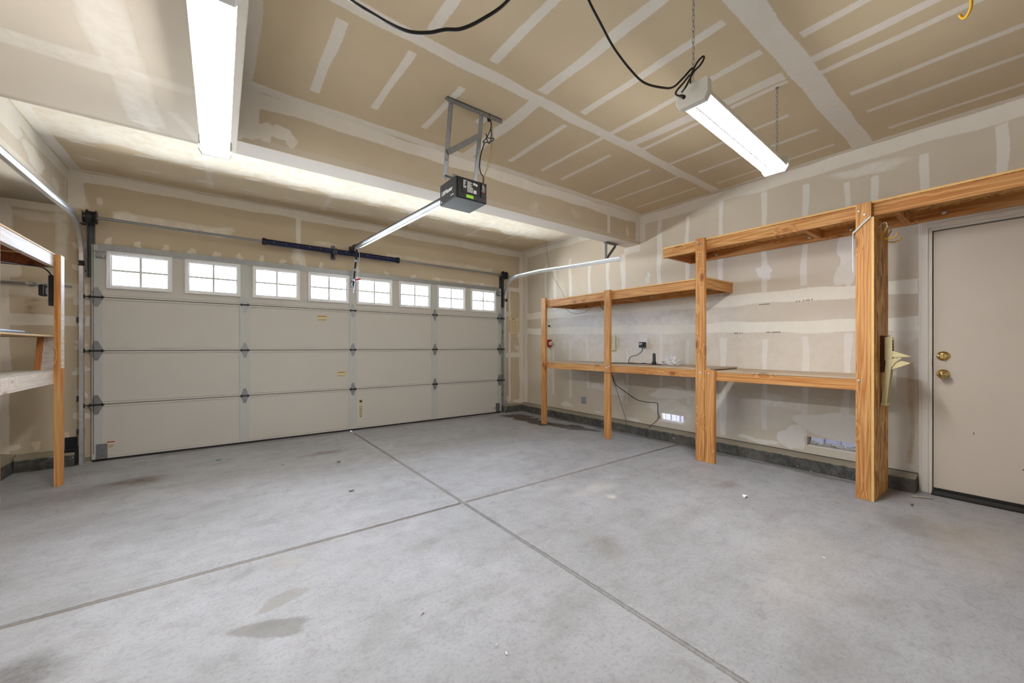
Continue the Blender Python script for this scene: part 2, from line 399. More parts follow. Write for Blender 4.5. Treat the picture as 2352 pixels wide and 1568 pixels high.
# ------------------------------------------------------------------ big surfaces with mud and stains
class Surf(MB):
    """a structure mesh whose inner faces are fine drywall/concrete panels; coats of mud and stains are stored per vertex"""
    def __init__(s, o, U, V, Nn, rect, res=.011, holes=(), wscale=1.0):
        MB.__init__(s); s.panels = []; s.wscale = wscale; s.panel(o, U, V, Nn, rect, res, holes)
    def panel(s, o, U, V, Nn, rect, res=.011, holes=()):
        s.panels.append(dict(o=Vector(o), U=Vector(U), V=Vector(V), N=Vector(Nn), rect=rect, res=res, holes=holes, ops=[]))
    def strip(s, u0, v0, u1, v1, wd, op=.92, col=None, wob=.045, seed=0, cap=.012):
        if wd < .2: wd *= s.wscale
        s.panels[-1]['ops'].append(('S', u0, v0, u1, v1, wd, op, (col or MUD)[:3], wob, seed))
    def blob(s, u, v, ru, rv, op=.85, col=None, rot=0, seed=1, wob=.18, core=.6):
        s.panels[-1]['ops'].append(('B', u, v, ru, rv, op, (col or MUD)[:3], rot, seed, wob, core))
    def finish(s, name, mat, soft=False, **kw):
        V = [np.array(s.v, 'f4').reshape(-1, 3)] if s.v else []; F = [list(f) for f in s.f]
        base_n = len(s.v); quads = []; MA = [np.zeros(base_n)]; CA = [np.zeros((base_n, 4))]; MBv = [np.zeros(base_n)]; CB = [np.zeros((base_n, 4))]
        off = base_n
        for p in s.panels:
            u0, v0, u1, v1 = p['rect']
            us = list(np.linspace(u0, u1, max(2, int((u1-u0)/p['res'])))); vs = list(np.linspace(v0, v1, max(2, int((v1-v0)/p['res']))))
            for h in p['holes']: us += [h[0], h[2]]; vs += [h[1], h[3]]
            us = np.array(sorted(x for x in set(us) if u0 <= x <= u1)); vs = np.array(sorted(x for x in set(vs) if v0 <= x <= v1))
            Ug, Vg = np.meshgrid(us, vs, indexing='ij'); n = Ug.size
            pos = np.array(p['o'] + p['N']*.0008)[None] + Ug.reshape(-1, 1)*np.array(p['U'])[None] + Vg.reshape(-1, 1)*np.array(p['V'])[None]
            ma = np.zeros(Ug.shape); ca = np.zeros(Ug.shape+(4,)); mb = np.full(Ug.shape, -3.0); cb = np.zeros(Ug.shape+(4,)); cb[..., :3] = MUD[:3]
            for q in p['ops']:
                if q[0] == 'S':
                    _, a0, b0, a1, b1, wd, op, col, wob, seed = q
                    R = random.Random(seed*977 + int(a0*100) + int(b0*1000)); ph = R.random()*6
                    du, dv = a1-a0, b1-b0; L = math.hypot(du, dv); du /= L; dv /= L
                    m = wd*.5 + .06
                    i0, i1 = np.searchsorted(us, [min(a0, a1)-m, max(a0, a1)+m]); j0, j1 = np.searchsorted(vs, [min(b0, b1)-m, max(b0, b1)+m])
                    if i1 <= i0 or j1 <= j0: continue
                    A = Ug[i0:i1, j0:j1]-a0; B = Vg[i0:i1, j0:j1]-b0
                    t = A*du + B*dv; c = -A*dv + B*du
                    c = c - wd*wob*(np.sin(ph + t*5.1) + .8*np.sin(ph*2 + t*13)); hw = wd/2*(1 + wob*1.6*np.sin(ph*3 + t*8.3))
                    e = min(.014, wd*.28)
                    val = .5 + np.minimum(hw - np.abs(c), np.minimum(t, L - t))/(2*e)
                else:
                    _, a0, b0, ru, rv, op, col, rot, seed, wob, core = q
                    R = random.Random(seed*31 + int(a0*77) + int(b0*177)); a1_, a2_, a3_ = [R.random()*6 for _ in range(3)]
                    m = max(ru, rv)*1.7 + .04
                    i0, i1 = np.searchsorted(us, [a0-m, a0+m]); j0, j1 = np.searchsorted(vs, [b0-m, b0+m])
                    if i1 <= i0 or j1 <= j0: continue
                    A = Ug[i0:i1, j0:j1]-a0; B = Vg[i0:i1, j0:j1]-b0
                    x = (A*math.cos(rot) + B*math.sin(rot))/ru; y = (-A*math.sin(rot) + B*math.cos(rot))/rv
                    th = np.arctan2(y, x); w_ = 1 + wob*(np.sin(2*th+a1_) + .7*np.sin(3*th+a2_) + .5*np.sin(5*th+a3_))
                    rho = np.hypot(x, y)/w_
                    if soft and op < .62: val = np.clip((1.35 - rho)/(1.35 - core*.5), 0, 1); val = val*val*(3-2*val)
                    elif min(ru, rv) > .17: val = np.clip((1.3 - rho)/.8, 0, 1); val = val*val*(3-2*val)
                    else: val = .5 + (1 - rho)*min(ru, rv)/.026
                col = np.array(tuple(col))
                if op < .62:
                    al = np.clip(val, 0, 1)*op; Mx = ma[i0:i1, j0:j1]; Cx = ca[i0:i1, j0:j1]
                    out = al + Mx*(1-al); k = np.where(out > 1e-5, al/np.maximum(out, 1e-5), 0)[..., None]
                    Cx[..., :3] = col*k + Cx[..., :3]*(1-k); ma[i0:i1, j0:j1] = out
                else:
                    Mx = mb[i0:i1, j0:j1]; Cx = cb[i0:i1, j0:j1]; w2 = val > Mx
                    Mx[w2] = val[w2]; Cx[w2] = np.array(tuple(col) + (op,))
            mb = np.clip(mb, -.6, 1.6); ca[..., 3] = ma
            V.append(pos.astype('f4')); MA.append(ma.ravel()); CA.append(ca.reshape(-1, 4)); MBv.append(mb.ravel()); CB.append(cb.reshape(-1, 4))
            nu, nv = len(us), len(vs); idx = np.arange(n).reshape(nu, nv) + off
            q4 = np.stack([idx[:-1, :-1], idx[1:, :-1], idx[1:, 1:], idx[:-1, 1:]], -1)
            cu = (us[:-1] + us[1:])/2; cv = (vs[:-1] + vs[1:])/2; keep = np.ones((nu-1, nv-1), bool)
            for h in p['holes']: keep &= ~((cu[:, None] > h[0]) & (cu[:, None] < h[2]) & (cv[None] > h[1]) & (cv[None] < h[3]))
            q4 = q4[keep]
            if p['U'].cross(p['V']).dot(p['N']) < 0: q4 = q4[:, ::-1]
            quads.append(q4); off += n
        bq = np.array(F, 'i4').reshape(-1, 4) if F else np.zeros((0, 4), 'i4')
        Q = np.concatenate([bq] + quads).astype('i4'); P_ = np.concatenate(V)
        me = bpy.data.meshes.new(name); me.vertices.add(len(P_)); me.vertices.foreach_set('co', P_.ravel())
        me.loops.add(Q.size); me.loops.foreach_set('vertex_index', Q.ravel()); me.polygons.add(len(Q))
        me.polygons.foreach_set('loop_start', np.arange(len(Q), dtype='i4')*4); me.update(calc_edges=True); me.validate()
        for nm, ar in (('mud', np.concatenate(MBv)),):
            t_ = me.attributes.new(nm, 'FLOAT', 'POINT'); t_.data.foreach_set('value', ar.astype('f4'))
        for nm, ar in (('wash_colour', np.concatenate(CA)), ('mud_colour', np.concatenate(CB))):
            t_ = me.attributes.new(nm, 'FLOAT_COLOR', 'POINT'); t_.data.foreach_set('color', ar.astype('f4').ravel())
        me.materials.append(mat)
        o = bpy.data.objects.new(name, me); COL.objects.link(o); tag(o, kind='structure', **kw); return o

XR, YF, ZC = 4.39, 5.53, 2.82          # right wall, front (garage door) wall, ceiling
XL, YB, ZS = -1.58, -2.4, 2.46         # left wall, back wall, soffit underside
SX, BY0, BY1, SX2 = .09, 3.10, 3.315, -1.165   # soffit edge, beam faces, far soffit edge
# ---- floor: four slabs with tooled joints
FJ = .0075
fl = Surf((0, 0, -.0008), (1, 0, 0), (0, 1, 0), (0, 0, 1), (XL-.1, YB-.1, XR+.1, YF+.15), .018, [(1.405-FJ, YB-.2, 1.405+FJ, YF+.2), (XL-.2, 2.478-FJ, XR+.2, 2.478+FJ)])
jx, jy, g = 1.405, 2.478, .0075
fl.box((XL-.2, YB-.2, -.14), (jx-g, jy-g, -.001)); fl.box((jx+g, YB-.2, -.14), (XR+.2, jy-g, -.001))
fl.box((XL-.2, jy+g, -.14), (jx-g, YF+.16, -.001)); fl.box((jx+g, jy+g, -.14), (XR+.2, YF+.16, -.001))
TANJ = RGB(104, 92, 72); BRN = RGB(92, 78, 64); GRY = RGB(120, 117, 112); BLK = RGB(52, 40, 30)
for a in (-1, 1):
    fl.strip(jx+a*.013, YB, jx+a*.013, jy-.02, .013, .8, TANJ, .02, 3, 0); fl.strip(jx+a*.012, jy+.02, jx+a*.012, 5.5, .012, .8, TANJ, .02, 4, 0)
    fl.strip(XL, jy+a*.013, jx-.02, jy+a*.012, .013, .8, TANJ, .02, 5, 0); fl.strip(jx+.02, jy+a*.012, 4.2, jy+a*.012, .012, .8, TANJ, .02, 6, 0)
def at(x, y, Z=0.0):        # where a pixel of the photograph meets the level Z
    t = (CAM_H - Z) / ((y - 797) / 900.0); k = (x - 1176) / 900.0
    return (t*(math.sin(YAW) + k*math.cos(YAW)), t*(math.cos(YAW) - k*math.sin(YAW)))
def stain(x, y, ru, rv, op, col, rot=0, seed=1, wob=.18, core=.45):
    u, v = at(x, y); fl.blob(u, v, ru, rv, op, col, rot, seed, wob, core)
for q in [(320, 1103, .20, .11, .55, BRN, .1, 1), (745, 1040, .17, .09, .5, BRN, 0, 2), (940, 1022, .14, .07, .3, GRY, 0, 3),
          (1185, 985, .1, .05, .25, GRY, 0, 4), (1390, 1250, .13, .11, .30, BRN, 0, 5), (1405, 1140, .05, .035, .45, RGB(214, 208, 192), 0, 6),
          (1370, 1120, .18, .10, .25, RGB(208, 206, 202), 0, 7), (650, 1375, .085, .055, .62, RGB(130, 127, 119), .3, 8), (625, 1442, .12, .065, .66, RGB(112, 109, 103), -.5, 9), (615, 1435, .06, .03, .4, RGB(104, 101, 96), -.5, 29),
          (555, 1322, .07, .03, .45, GRY, .3, 10), (660, 1290, .07, .10, .3, RGB(160, 153, 140), .2, 11), (2100, 1205, .24, .14, .42, RGB(112, 106, 100), -.2, 12), (2200, 1225, .14, .07, .35, RGB(108, 102, 98), 0, 13),
          (1670, 1112, .14, .07, .35, BRN, 0, 14), (40, 1550, .16, .10, .6, RGB(84, 80, 76), 0, 15), (960, 1258, .12, .07, .3, GRY, 0, 16),
          (1560, 1500, .25, .12, .16, GRY, .4, 17), (1900, 1470, .3, .14, .16, GRY, .5, 18), (2000, 1380, .2, .12, .14, BRN, .1, 19),
          (1290, 1420, .16, .10, .18, GRY, .4, 20), (880, 1440, .18, .06, .2, GRY, .3, 21), (430, 1200, .3, .12, .18, GRY, .2, 22),
          (200, 1130, .5, .22, .30, BRN, .1, 23), (90, 1230, .35, .14, .16, GRY, .3, 24), (1585, 1185, .2, .08, .18, GRY, 0, 25),
          (1790, 1180, .16, .06, .22, GRY, 0, 26), (1850, 1290, .5, .25, .12, RGB(196, 186, 170), 0, 27), (2250, 1240, .5, .28, .3, RGB(168, 154, 132), .1, 28)]:
    stain(*q)
for q in [(1195, 958, .25, .30, .9), (1250, 972, .18, .16, .88), (1300, 978, .14, .2, .8), (1335, 985, .10, .2, .7), (1220, 965, .2, .2, .9)]:
    stain(q[0], q[1], q[2], q[3], q[4], BLK, .2, 31+q[0], .28, .6)
fl.strip(-.5, 5.46, 3.8, 5.44, .10, .35, BRN, .2, 40); fl.strip(4.2, .7, 4.24, 5.2, .09, .5, RGB(96, 92, 86), .2, 41)
fl.finish('floor', M_floor, soft=True, label='grey stained concrete garage floor with crossing control joints', cat='floor')
j = MB(); j.box((jx-g, YB-.2, -.14), (jx+g, YF+.16, -.016)); j.box((XL-.2, jy-g, -.14), (jx-g, jy+g, -.016)); j.box((jx+g, jy-g, -.14), (XR+.2, jy+g, -.016))
j.build('trim_1', plain('joint_dirt', RGB(40, 34, 26), .9, var=.3, vs=50), None, label='dark crossing joints cut into the concrete floor', cat='floor joint', kind='structure')

# ---- ceiling
ce = Surf((0, 0, ZC), (1, 0, 0), (0, 1, 0), (0, 0, -1), (-1.17, -.6, XR, YF), .0105, wscale=.78)
ce.box((XL, YB, ZC-.0008), (SX, -.6, ZC))
ce.box((XL-.2, YB-.2, ZC), (XR+.2, YF+.2, ZC+.15))
ce.strip(.15, 2.03, 4.36, 2.10, .115, seed=1); ce.strip(1.2, .85, 4.36, .88, .165, seed=2, op=.96, wob=.022)
ce.strip(1.76, 2.08, 1.765, 3.04, .13, seed=3); ce.strip(2.83, .95, 2.77, 2.03, .12, seed=4)
ce.strip(2.81, -1.5, 2.81, .80, .085, seed=5); ce.strip(2.98, -1.5, 2.985, .82, .065, seed=6)
for x, y0, y1, wd in [(.51, 2.16, 2.88, .075), (.89, 2.15, 2.83, .06), (1.275, 2.25, 2.85, .06), (.92, 1.2, 1.95, .075), (1.31, .9, 1.94, .075),
        (2.125, 2.16, 2.89, .06), (2.49, 2.10, 2.86, .05), (2.77, 2.26, 2.89, .055), (3.30, 2.22, 2.94, .05), (4.07, 2.18, 2.92, .05), (3.67, 2.13, 2.92, .05),
        (1.73, 1.0, 1.98, .10), (2.115, .98, 1.98, .075), (2.50, .95, 2.03, .065), (2.91, .955, 2.03, .055), (3.345, 1.09, 2.04, .055), (3.74, 1.03, 1.97, .055), (4.13, 1.02, 1.99, .05),
        (2.54, -1.4, .77, .075), (3.40, -1.4, .75, .065), (3.75, -1.4, .735, .06), (4.155, -1.4, .69, .055), (.51, .4, 1.95, .07), (2.12, -1.2, .7, .07), (1.7, -1.2, .7, .07)]:
    ce.strip(x, y0, x + random.Random(int(x*100)).uniform(-.01, .01), y1, wd, seed=int(x*50+y0*9), op=.9)
ce.strip(XR-.035, YB, XR-.035, 3.08, .075, seed=8); ce.strip(SX+.01, BY0-.04, XR, BY0-.04, .12, seed=9); ce.strip(SX+.035, -.5, SX+.035, 3.1, .12, seed=10, op=.75)
# bay beyond the beam
ce.strip(SX2+.05, BY1, SX2+.05, YF, .11, seed=11); ce.strip(-1.1, YF-.035, XR, YF-.035, .07, seed=12); ce.strip(XR-.05, BY1, XR-.05, YF, .10, seed=13)
ce.strip(-1.12, 3.98, XR, 3.98, 1.45, seed=14, op=.61, wob=.02); ce.strip(-1.1, 3.9, XR, 3.88, .16, seed=14, op=.6); ce.strip(-1.1, 3.40, XR, 3.40, .14, seed=15, op=.7)
for k in range(13):
    ce.blob(-.93 + k*.4, 4.76, .085, .022, .8, seed=k); ce.blob(-.93 + k*.4, 5.12, .08, .022, .55, seed=k+40)
for x in (-.1, 1.0, 2.1, 3.0, 3.6): ce.strip(x, 4.25, x+.02, 5.3, .07, seed=int(x*9+60), op=.35)
ce.finish('ceiling', M_ceil, label='unpainted drywall ceiling with white taped seams and screw strips', cat='ceiling')

# ---- beam and soffit
be = Surf((0, BY0, 0), (1, 0, 0), (0, 0, 1), (0, -1, 0), (SX, ZS, XR, ZC), .011)
be.box((SX, BY0, ZS), (XR+.05, BY1, ZC+.05))
be.strip(SX, ZC-.05, XR, ZC-.05, .10, seed=1); be.strip(SX, ZS+.022, XR, ZS+.022, .055, seed=2, op=.8, col=RGB(205, 196, 180))
be.strip(SX+.055, ZS, SX+.055, ZC, .13, seed=3); be.strip(3.77, ZS+.04, 3.77, ZC-.08, .055, seed=4); be.strip(XR-.045, ZS, XR-.045, ZC, .09, seed=5)
be.blob(.34, 2.585, .07, .055, .9, seed=6); be.blob(.24, 2.56, .06, .06, .85, seed=7); be.blob(.40, 2.54, .04, .03, .7, seed=8); be.blob(4.13, 2.58, .03, .05, .6, seed=9)
be.blob(1.75, 2.50, .07, .03, .6, seed=10); be.blob(2.6, 2.56, .06, .05, .25, seed=11); be.blob(3.2, 2.62, .07, .05, .25, seed=12)
be.panel((0, 0, ZS), (1, 0, 0), (0, 1, 0), (0, 0, -1), (SX, BY0, XR, BY1), .011)
be.strip(SX, (BY0+BY1)/2, XR, (BY0+BY1)/2, .19, seed=13, op=.8, col=RGB(196, 192, 190), wob=.01, cap=0)
be.finish('trim_2', M_front, label='boxed drywall beam crossing below the ceiling before the garage door', cat='beam')
so = Surf((0, 0, ZS), (1, 0, 0), (0, 1, 0), (0, 0, -1), (XL, -.6, SX, BY1), .012)
so.box((XL-.1, YB-.1, ZS), (SX, BY1, ZC+.02)); so.box((XL-.1, BY1, ZS), (SX2, YF+.02, ZC+.02))
so.strip(SX-.03, YB, SX-.03, BY1, .055, seed=1, op=.85, wob=.02, cap=0); so.strip(XL, 2.66, -.42, 2.65, .13, seed=2, op=.55); so.strip(-.42, 2.65, SX-.06, 2.66, .08, seed=12, op=.3)
so.strip(-.43, -1, -.355, 3.2, .15, seed=3, op=.5); so.strip(-.38, 2.9, -.33, 3.28, .05, seed=4, op=.5); so.strip(XL, BY1-.02, SX, BY1-.02, .04, seed=5, op=.5, col=RGB(168, 156, 140), wob=.02, cap=0)
so.strip(-.22, 2.95, -.1, 3.27, .05, seed=6, op=.4); so.strip(-.1, -.5, SX, -.5, .05, seed=7, op=.3); so.blob(-.36, 3.2, .05, .03, .8, seed=8)
# far soffit side, facing the bay
so.panel((SX2, 0, 0), (0, 1, 0), (0, 0, 1), (1, 0, 0), (BY1, ZS, YF, ZC), .012)
so.strip(BY1, ZC-.05, YF, ZC-.05, .11, seed=9); so.strip(YF-.06, ZS, YF-.06, ZC, .05, seed=10, op=.6); so.blob(4.7, 2.6, .2, .08, .8, seed=11); so.blob(4.2, 2.68, .3, .07, .8, seed=12)
so.blob(5.2, 2.56, .08, .06, .7, seed=14); so.strip(BY1, ZS+.02, YF, ZS+.02, .05, seed=13, op=.8)
so.finish('trim_3', M_wall, label='lowered drywall soffit over the left side with corner bead edge', cat='soffit')

# ---- right wall (two vents, entry door)
VENTS = [(2.50, 2.845, .20, .305), (.90, 1.285, .20, .29)]
DY0, DY1, DZ = -.43, .50, 2.03       # entry door rough opening
rw = Surf((XR, 0, 0), (0, 1, 0), (0, 0, 1), (-1, 0, 0), (-.6, .05, YF, ZC), .0115, [(DY0, 0, DY1, DZ)] + [(a, c, b, d) for a, b, c, d in VENTS], wscale=.9); T = .15
ys = [YB-.1, DY0, DY1, VENTS[1][0], VENTS[1][1], VENTS[0][0], VENTS[0][1], YF+.15]
for a, b in zip(ys, ys[1:]):
    if a == DY0: rw.box((XR, a, DZ), (XR+T, b, ZC+.02)); continue
    hole = [v for v in VENTS if v[0] == a]
    if hole: rw.box((XR, a, -.1), (XR+T, b, hole[0][2])); rw.box((XR, a, hole[0][3]), (XR+T, b, ZC+.02))
    else: rw.box((XR, a, -.1), (XR+T, b, ZC+.02))
LIGHTM = RGB(236, 234, 230)
rw.strip(YB, ZC-.06, 3.08, ZC-.06, .13, seed=1); rw.strip(3.35, ZC-.05, YF, ZC-.05, .11, seed=2)
rw.strip(3.06, ZS+.02, 3.06, ZC, .10, seed=3); rw.strip(3.1, ZS-.05, 3.35, ZS-.05, .10, seed=4, op=.7); rw.strip(YF-.055, .13, YF-.055, ZC, .11, seed=5)
for y, z0, z1, wd in [(.152, 2.15, 2.68, .055), (.533, 2.12, 2.62, .05), (.82, 2.2, 2.55, .045), (1.0, 1.72, 2.56, .05), (1.306, 1.7, 2.64, .05), (1.642, 1.68, 2.68, .05),
        (2.063, 1.66, 2.74, .055), (2.456, 1.68, 2.65, .055), (2.81, 1.66, 2.74, .07), (3.36, 1.7, 2.38, .08), (3.62, 1.72, 2.4, .07), (3.96, 1.7, 2.36, .065), (4.36, 1.7, 2.5, .06),
        (4.72, 1.72, 2.42, .07), (4.93, 1.7, 2.5, .055),
        (1.0, .40, 1.24, .055), (1.306, .29, 1.22, .055), (1.64, .29, 1.20, .05), (2.05, .16, 1.22, .075), (2.44, .45, 1.2, .05), (2.80, .5, 1.28, .05), (3.3, .35, 1.1, .04), (3.56, .45, 1.2, .05),
        (4.0, .5, 1.25, .05), (4.36, .33, 1.22, .06), (4.76, .34, 1.2, .045), (4.99, .5, 1.25, .04)]:
    rw.strip(y, z0, y + random.Random(int(y*90)).uniform(-.015, .015), z1, wd, .62 if z1 < 1.4 else .74, LIGHTM, .12, int(y*31))
rw.strip(.56, 1.60, 5.45, 1.66, .125, .95, RGB(238, 234, 222), .05, 21); rw.strip(.56, 1.30, 5.45, 1.40, .12, .95, RGB(238, 235, 224), .05, 22)
rw.strip(2.1, 1.66, 4.9, 1.70, .12, .45, LIGHTM, .1, 23); rw.strip(2.2, 1.47, 5.0, 1.50, .14, .30, LIGHTM, .1, 24)
rw.blob(3.4, 1.25, 1.5, .42, .5, LIGHTM, 0, 25); rw.blob(2.9, 1.5, .9, .25, .35, LIGHTM, 0, 26); rw.blob(4.2, 1.5, .7, .25, .3, LIGHTM, 0, 126); rw.blob(1.5, 1.1, .9, .3, .25, LIGHTM, 0, 127); rw.blob(2.0, .45, 1.0, .25, .25, LIGHTM, 0, 128)
rw.blob(1.645, 1.875, .085, .06, .98, RGB(228, 224, 220), .5, 27); rw.blob(1.0, 1.95, .07, .14, .9, LIGHTM, 0, 28); rw.blob(1.0, 1.78, .08, .12, .7, LIGHTM, 0, 29)
rw.blob(2.98, 2.0, .035, .065, .95, RGB(226, 222, 218), 0, 30, .25); rw.blob(2.2, 2.69, .16, .05, .5, LIGHTM, 0, 31); rw.blob(.85, 2.62, .2, .05, .6, LIGHTM, .1, 32)
rw.strip(3.3, .52, 3.95, .55, .11, .6, LIGHTM, .1, 33); rw.blob(3.4, .55, .08, .12, .6, LIGHTM, 0, 34)
rw.blob(2.65, .56, .28, .07, .75, LIGHTM, 0, 35); rw.blob(2.66, .36, .26, .13, .55, LIGHTM, 0, 36); rw.blob(2.66, .165, .24, .04, .7, RGB(206, 200, 190), 0, 37)
rw.strip(1.32, .58, 1.64, .58, .13, .6, LIGHTM, .1, 38); rw.blob(1.05, .40, .32, .12, .85, LIGHTM, 0, 39); rw.blob(1.40, .26, .10, .13, .85, LIGHTM, 0, 40); rw.blob(1.05, .165, .3, .035, .8, RGB(212, 206, 196), 0, 41)
rw.blob(1.65, .17, .12, .025, .8, LIGHTM, 0, 42); rw.blob(1.82, .19, .07, .02, .8, LIGHTM, 0, 43); rw.blob(4.45, .22, .10, .04, .7, LIGHTM, 0, 44); rw.blob(3.2, .16, .12, .02, .7, LIGHTM, 0, 45); rw.blob(3.8, .18, .06, .015, .7, LIGHTM, 0, 145)
rw.blob(.66, .17, .07, .025, .8, RGB(206, 198, 186), .1, 46); rw.strip(.60, 1.60, .72, 1.60, .05, .7, LIGHTM, .1, 47); rw.blob(.62, 1.22, .1, .07, .5, LIGHTM, 0, 48); rw.blob(4.9, 1.08, .05, .12, .6, LIGHTM, 0, 49)
for a, b in ((2.60, .24), (2.70, .235), (1.1, .17), (1.2, .172), (.98, .168)): rw.blob(a, b - .06, .012, .035, .5, RGB(150, 134, 112), 0, 50)
rw.strip(.60, 1.0, .60, .2, .03, .5, RGB(168, 140, 100), .2, 52)
rwo = rw.finish('wall_right', M_wall, label='right drywall wall with taped seams, low vents and entry door', cat='wall')
st = MB()
for y0, z0, n_, dz in ((1.69, 1.545, 9, 0), (1.37, 1.548, 12, .002), (1.62, 1.262, 14, 0), (1.93, 1.262, 9, 0)):
    R = random.Random(int(y0*100))
    for k in range(n_):
        if R.random() < .8: st.box((XR-.0012, y0-k*.011, z0+k*dz*.3), (XR-.0002, y0-k*.011-.007, z0+k*dz*.3+.009+.003*R.random()))
st.build('drywall_stamp', M_ink, rwo)

# ---- front wall with the garage-door opening
fw = Surf((0, YF, 0), (1, 0, 0), (0, 0, 1), (0, -1, 0), (XL, .05, XR, ZC), .012, [(-.945, 0, 3.815, 2.09)])
fw.box((XL-.15, YF, -.1), (-.945, YF+T, ZC+.02)); fw.box((3.815, YF, -.1), (XR+.01, YF+T, ZC+.02)); fw.box((-.945, YF, 2.09), (3.815, YF+T, ZC+.02))
fw.strip(SX2, ZC-.05, XR, ZC-.05, .10, seed=1); fw.strip(SX2+.05, 2.46, SX2+.05, ZC, .11, seed=2, op=.85); fw.strip(XR-.055, .13, XR-.055, ZC, .10, seed=3)
fw.strip(.79, 2.2, .79, 2.76, .055, seed=4); fw.strip(.79, 2.16, .79, 2.35, .12, seed=5, op=.4); fw.blob(.79, 2.22, .09, .12, .4, seed=6)
fw.strip(-.86, 2.44, -.05, 2.41, .09, seed=7, op=.6); fw.blob(.0, 2.42, .12, .06, .6, seed=8); fw.blob(-.75, 2.44, .1, .04, .6, seed=9); fw.blob(1.1, 2.46, .11, .035, .5, seed=10)
for k in range(16):
    x = -.89 + k*.215 if k < 10 else 1.5 + (k-10)*.4
    fw.blob(x, 2.165, .032, .035, .75, seed=20+k, wob=.3)
fw.strip(1.9, 2.43, 3.7, 2.42, .05, seed=40, op=.45); fw.strip(2.6, 2.17, 3.7, 2.16, .04, seed=41, op=.4); fw.blob(-.95, 2.56, .02, .045, .7, seed=42); fw.blob(-1.1, 2.52, .07, .08, .6, seed=43)
fw.strip(4.07, .18, 4.07, 2.12, .04, seed=44); fw.strip(3.9, 2.14, 4.3, 2.13, .07, seed=45); fw.strip(3.9, .98, 4.3, .98, .08, seed=46); fw.blob(4.28, 1.33, .05, .09, .6, seed=47, wob=.35); fw.blob(4.0, 1.7, .09, .05, .7, seed=48); fw.blob(4.25, .16, .1, .03, .8, seed=49)
fw.blob(4.24, 1.1, .04, .07, .5, seed=50, wob=.35); fw.blob(4.04, .22, .05, .05, .8, seed=51)
fw.strip(-1.205, 1.95, -1.205, 2.44, .08, seed=60, op=.6); fw.strip(XL, 2.44, SX2, 2.44, .08, seed=61, op=.7); fw.strip(XL, 1.37, -1.02, 1.38, .10, seed=62, op=.85); fw.strip(XL, 1.66, -1.02, 1.66, .13, seed=63, op=.6)
fw.strip(XL+.02, .14, XL+.02, 2.42, .09, seed=64, op=.8); fw.blob(-1.52, 1.90, .10, .12, .7, seed=65); fw.blob(-1.35, 2.33, .14, .05, .5, seed=66); fw.blob(-1.55, 2.3, .06, .12, .6, seed=67)
for z in (2.10, 1.87, 1.56, 1.14, .90, .66, .45): fw.blob(-1.075, z, .05, .04, .75, seed=int(z*60), wob=.3)
fw.blob(-1.19, .24, .04, .06, .9, RGB(226, 212, 188), 0, 70, .3); fw.blob(-1.36, .215, .035, .03, .9, RGB(226, 212, 188), -.5, 71, .3); fw.blob(-1.5, .21, .06, .02, .7, seed=72)
for z in (1.55, 1.49, 1.42): fw.blob(-1.39, z, .03, .02, .6, RGB(120, 104, 78), 0, 73)
fw.finish('wall_front', M_front, label='front drywall wall around the garage door with mud patches', cat='wall')
lw = Surf((XL, 0, 0), (0, 1, 0), (0, 0, 1), (1, 0, 0), (YB, .05, YF, ZS), .03); lw.box((XL-.15, YB-.1, -.1), (XL, YF+.1, ZC+.02))
for y in (.4, 1.6, 2.8, 4.0): lw.strip(y, .2, y, 2.4, .06, seed=int(y*9))
lw.strip(YB, 1.3, YF, 1.32, .12, seed=3)
lw.finish('wall_left', M_wall, label='left drywall wall behind the wooden shelves', cat='wall')
bw = Surf((0, YB, 0), (1, 0, 0), (0, 0, 1), (0, 1, 0), (XL, .05, XR, ZC), .03); bw.box((XL-.1, YB-.15, -.1), (XR+.15, YB, ZC+.02))
bw.strip(XL, 1.3, XR, 1.32, .12, seed=3); bw.strip(1, .2, 1, 2.7, .06, seed=4); bw.strip(2.6, .2, 2.6, 2.7, .06, seed=5)
bw.finish('wall_back', M_wall, label='back drywall wall behind the camera', cat='wall')

# ---- concrete stem walls
def curb(name, poly, off, label):
    MB().prism(poly, off).build(name, M_curb, None, bevel=.004, label=label, cat='concrete curb', kind='structure')
curb('baseboard_right', [(4.26, .56, -.02), (XR+.01, .56, -.02), (XR+.01, .56, .130), (XR-.005, .56, .128), (4.268, .56, .108)], (0, 4.97, 0), 'dark rough concrete curb along the right wall')
curb('baseboard_front', [(3.90, 5.425, -.02), (3.90, YF+.01, -.02), (3.90, YF+.01, .13), (3.90, YF-.005, .128), (3.90, 5.432, .11)], (.38, 0, 0), 'short concrete curb under the right end of the front wall')
curb('baseboard_front', [(-1.47, 5.425, -.02), (-1.47, YF+.01, -.02), (-1.47, YF+.01, .15), (-1.47, YF-.005, .148), (-1.47, 5.432, .13)], (.37, 0, 0), 'short concrete curb left of the garage door track')
curb('baseboard_left', [(-1.47, YB, -.02), (XL-.01, YB, -.02), (XL-.01, YB, .17), (XL+.005, YB, .168), (-1.48, YB, .15)], (0, YF-YB, 0), 'concrete curb along the left wall under the shelves')

MB().box((XR-.0045, .56, .1285), (XR-.001, YF, .1335)).build('trim_7', M_dark, None, label='dark gap line where the right drywall meets the concrete curb', cat='gap line', kind='structure')
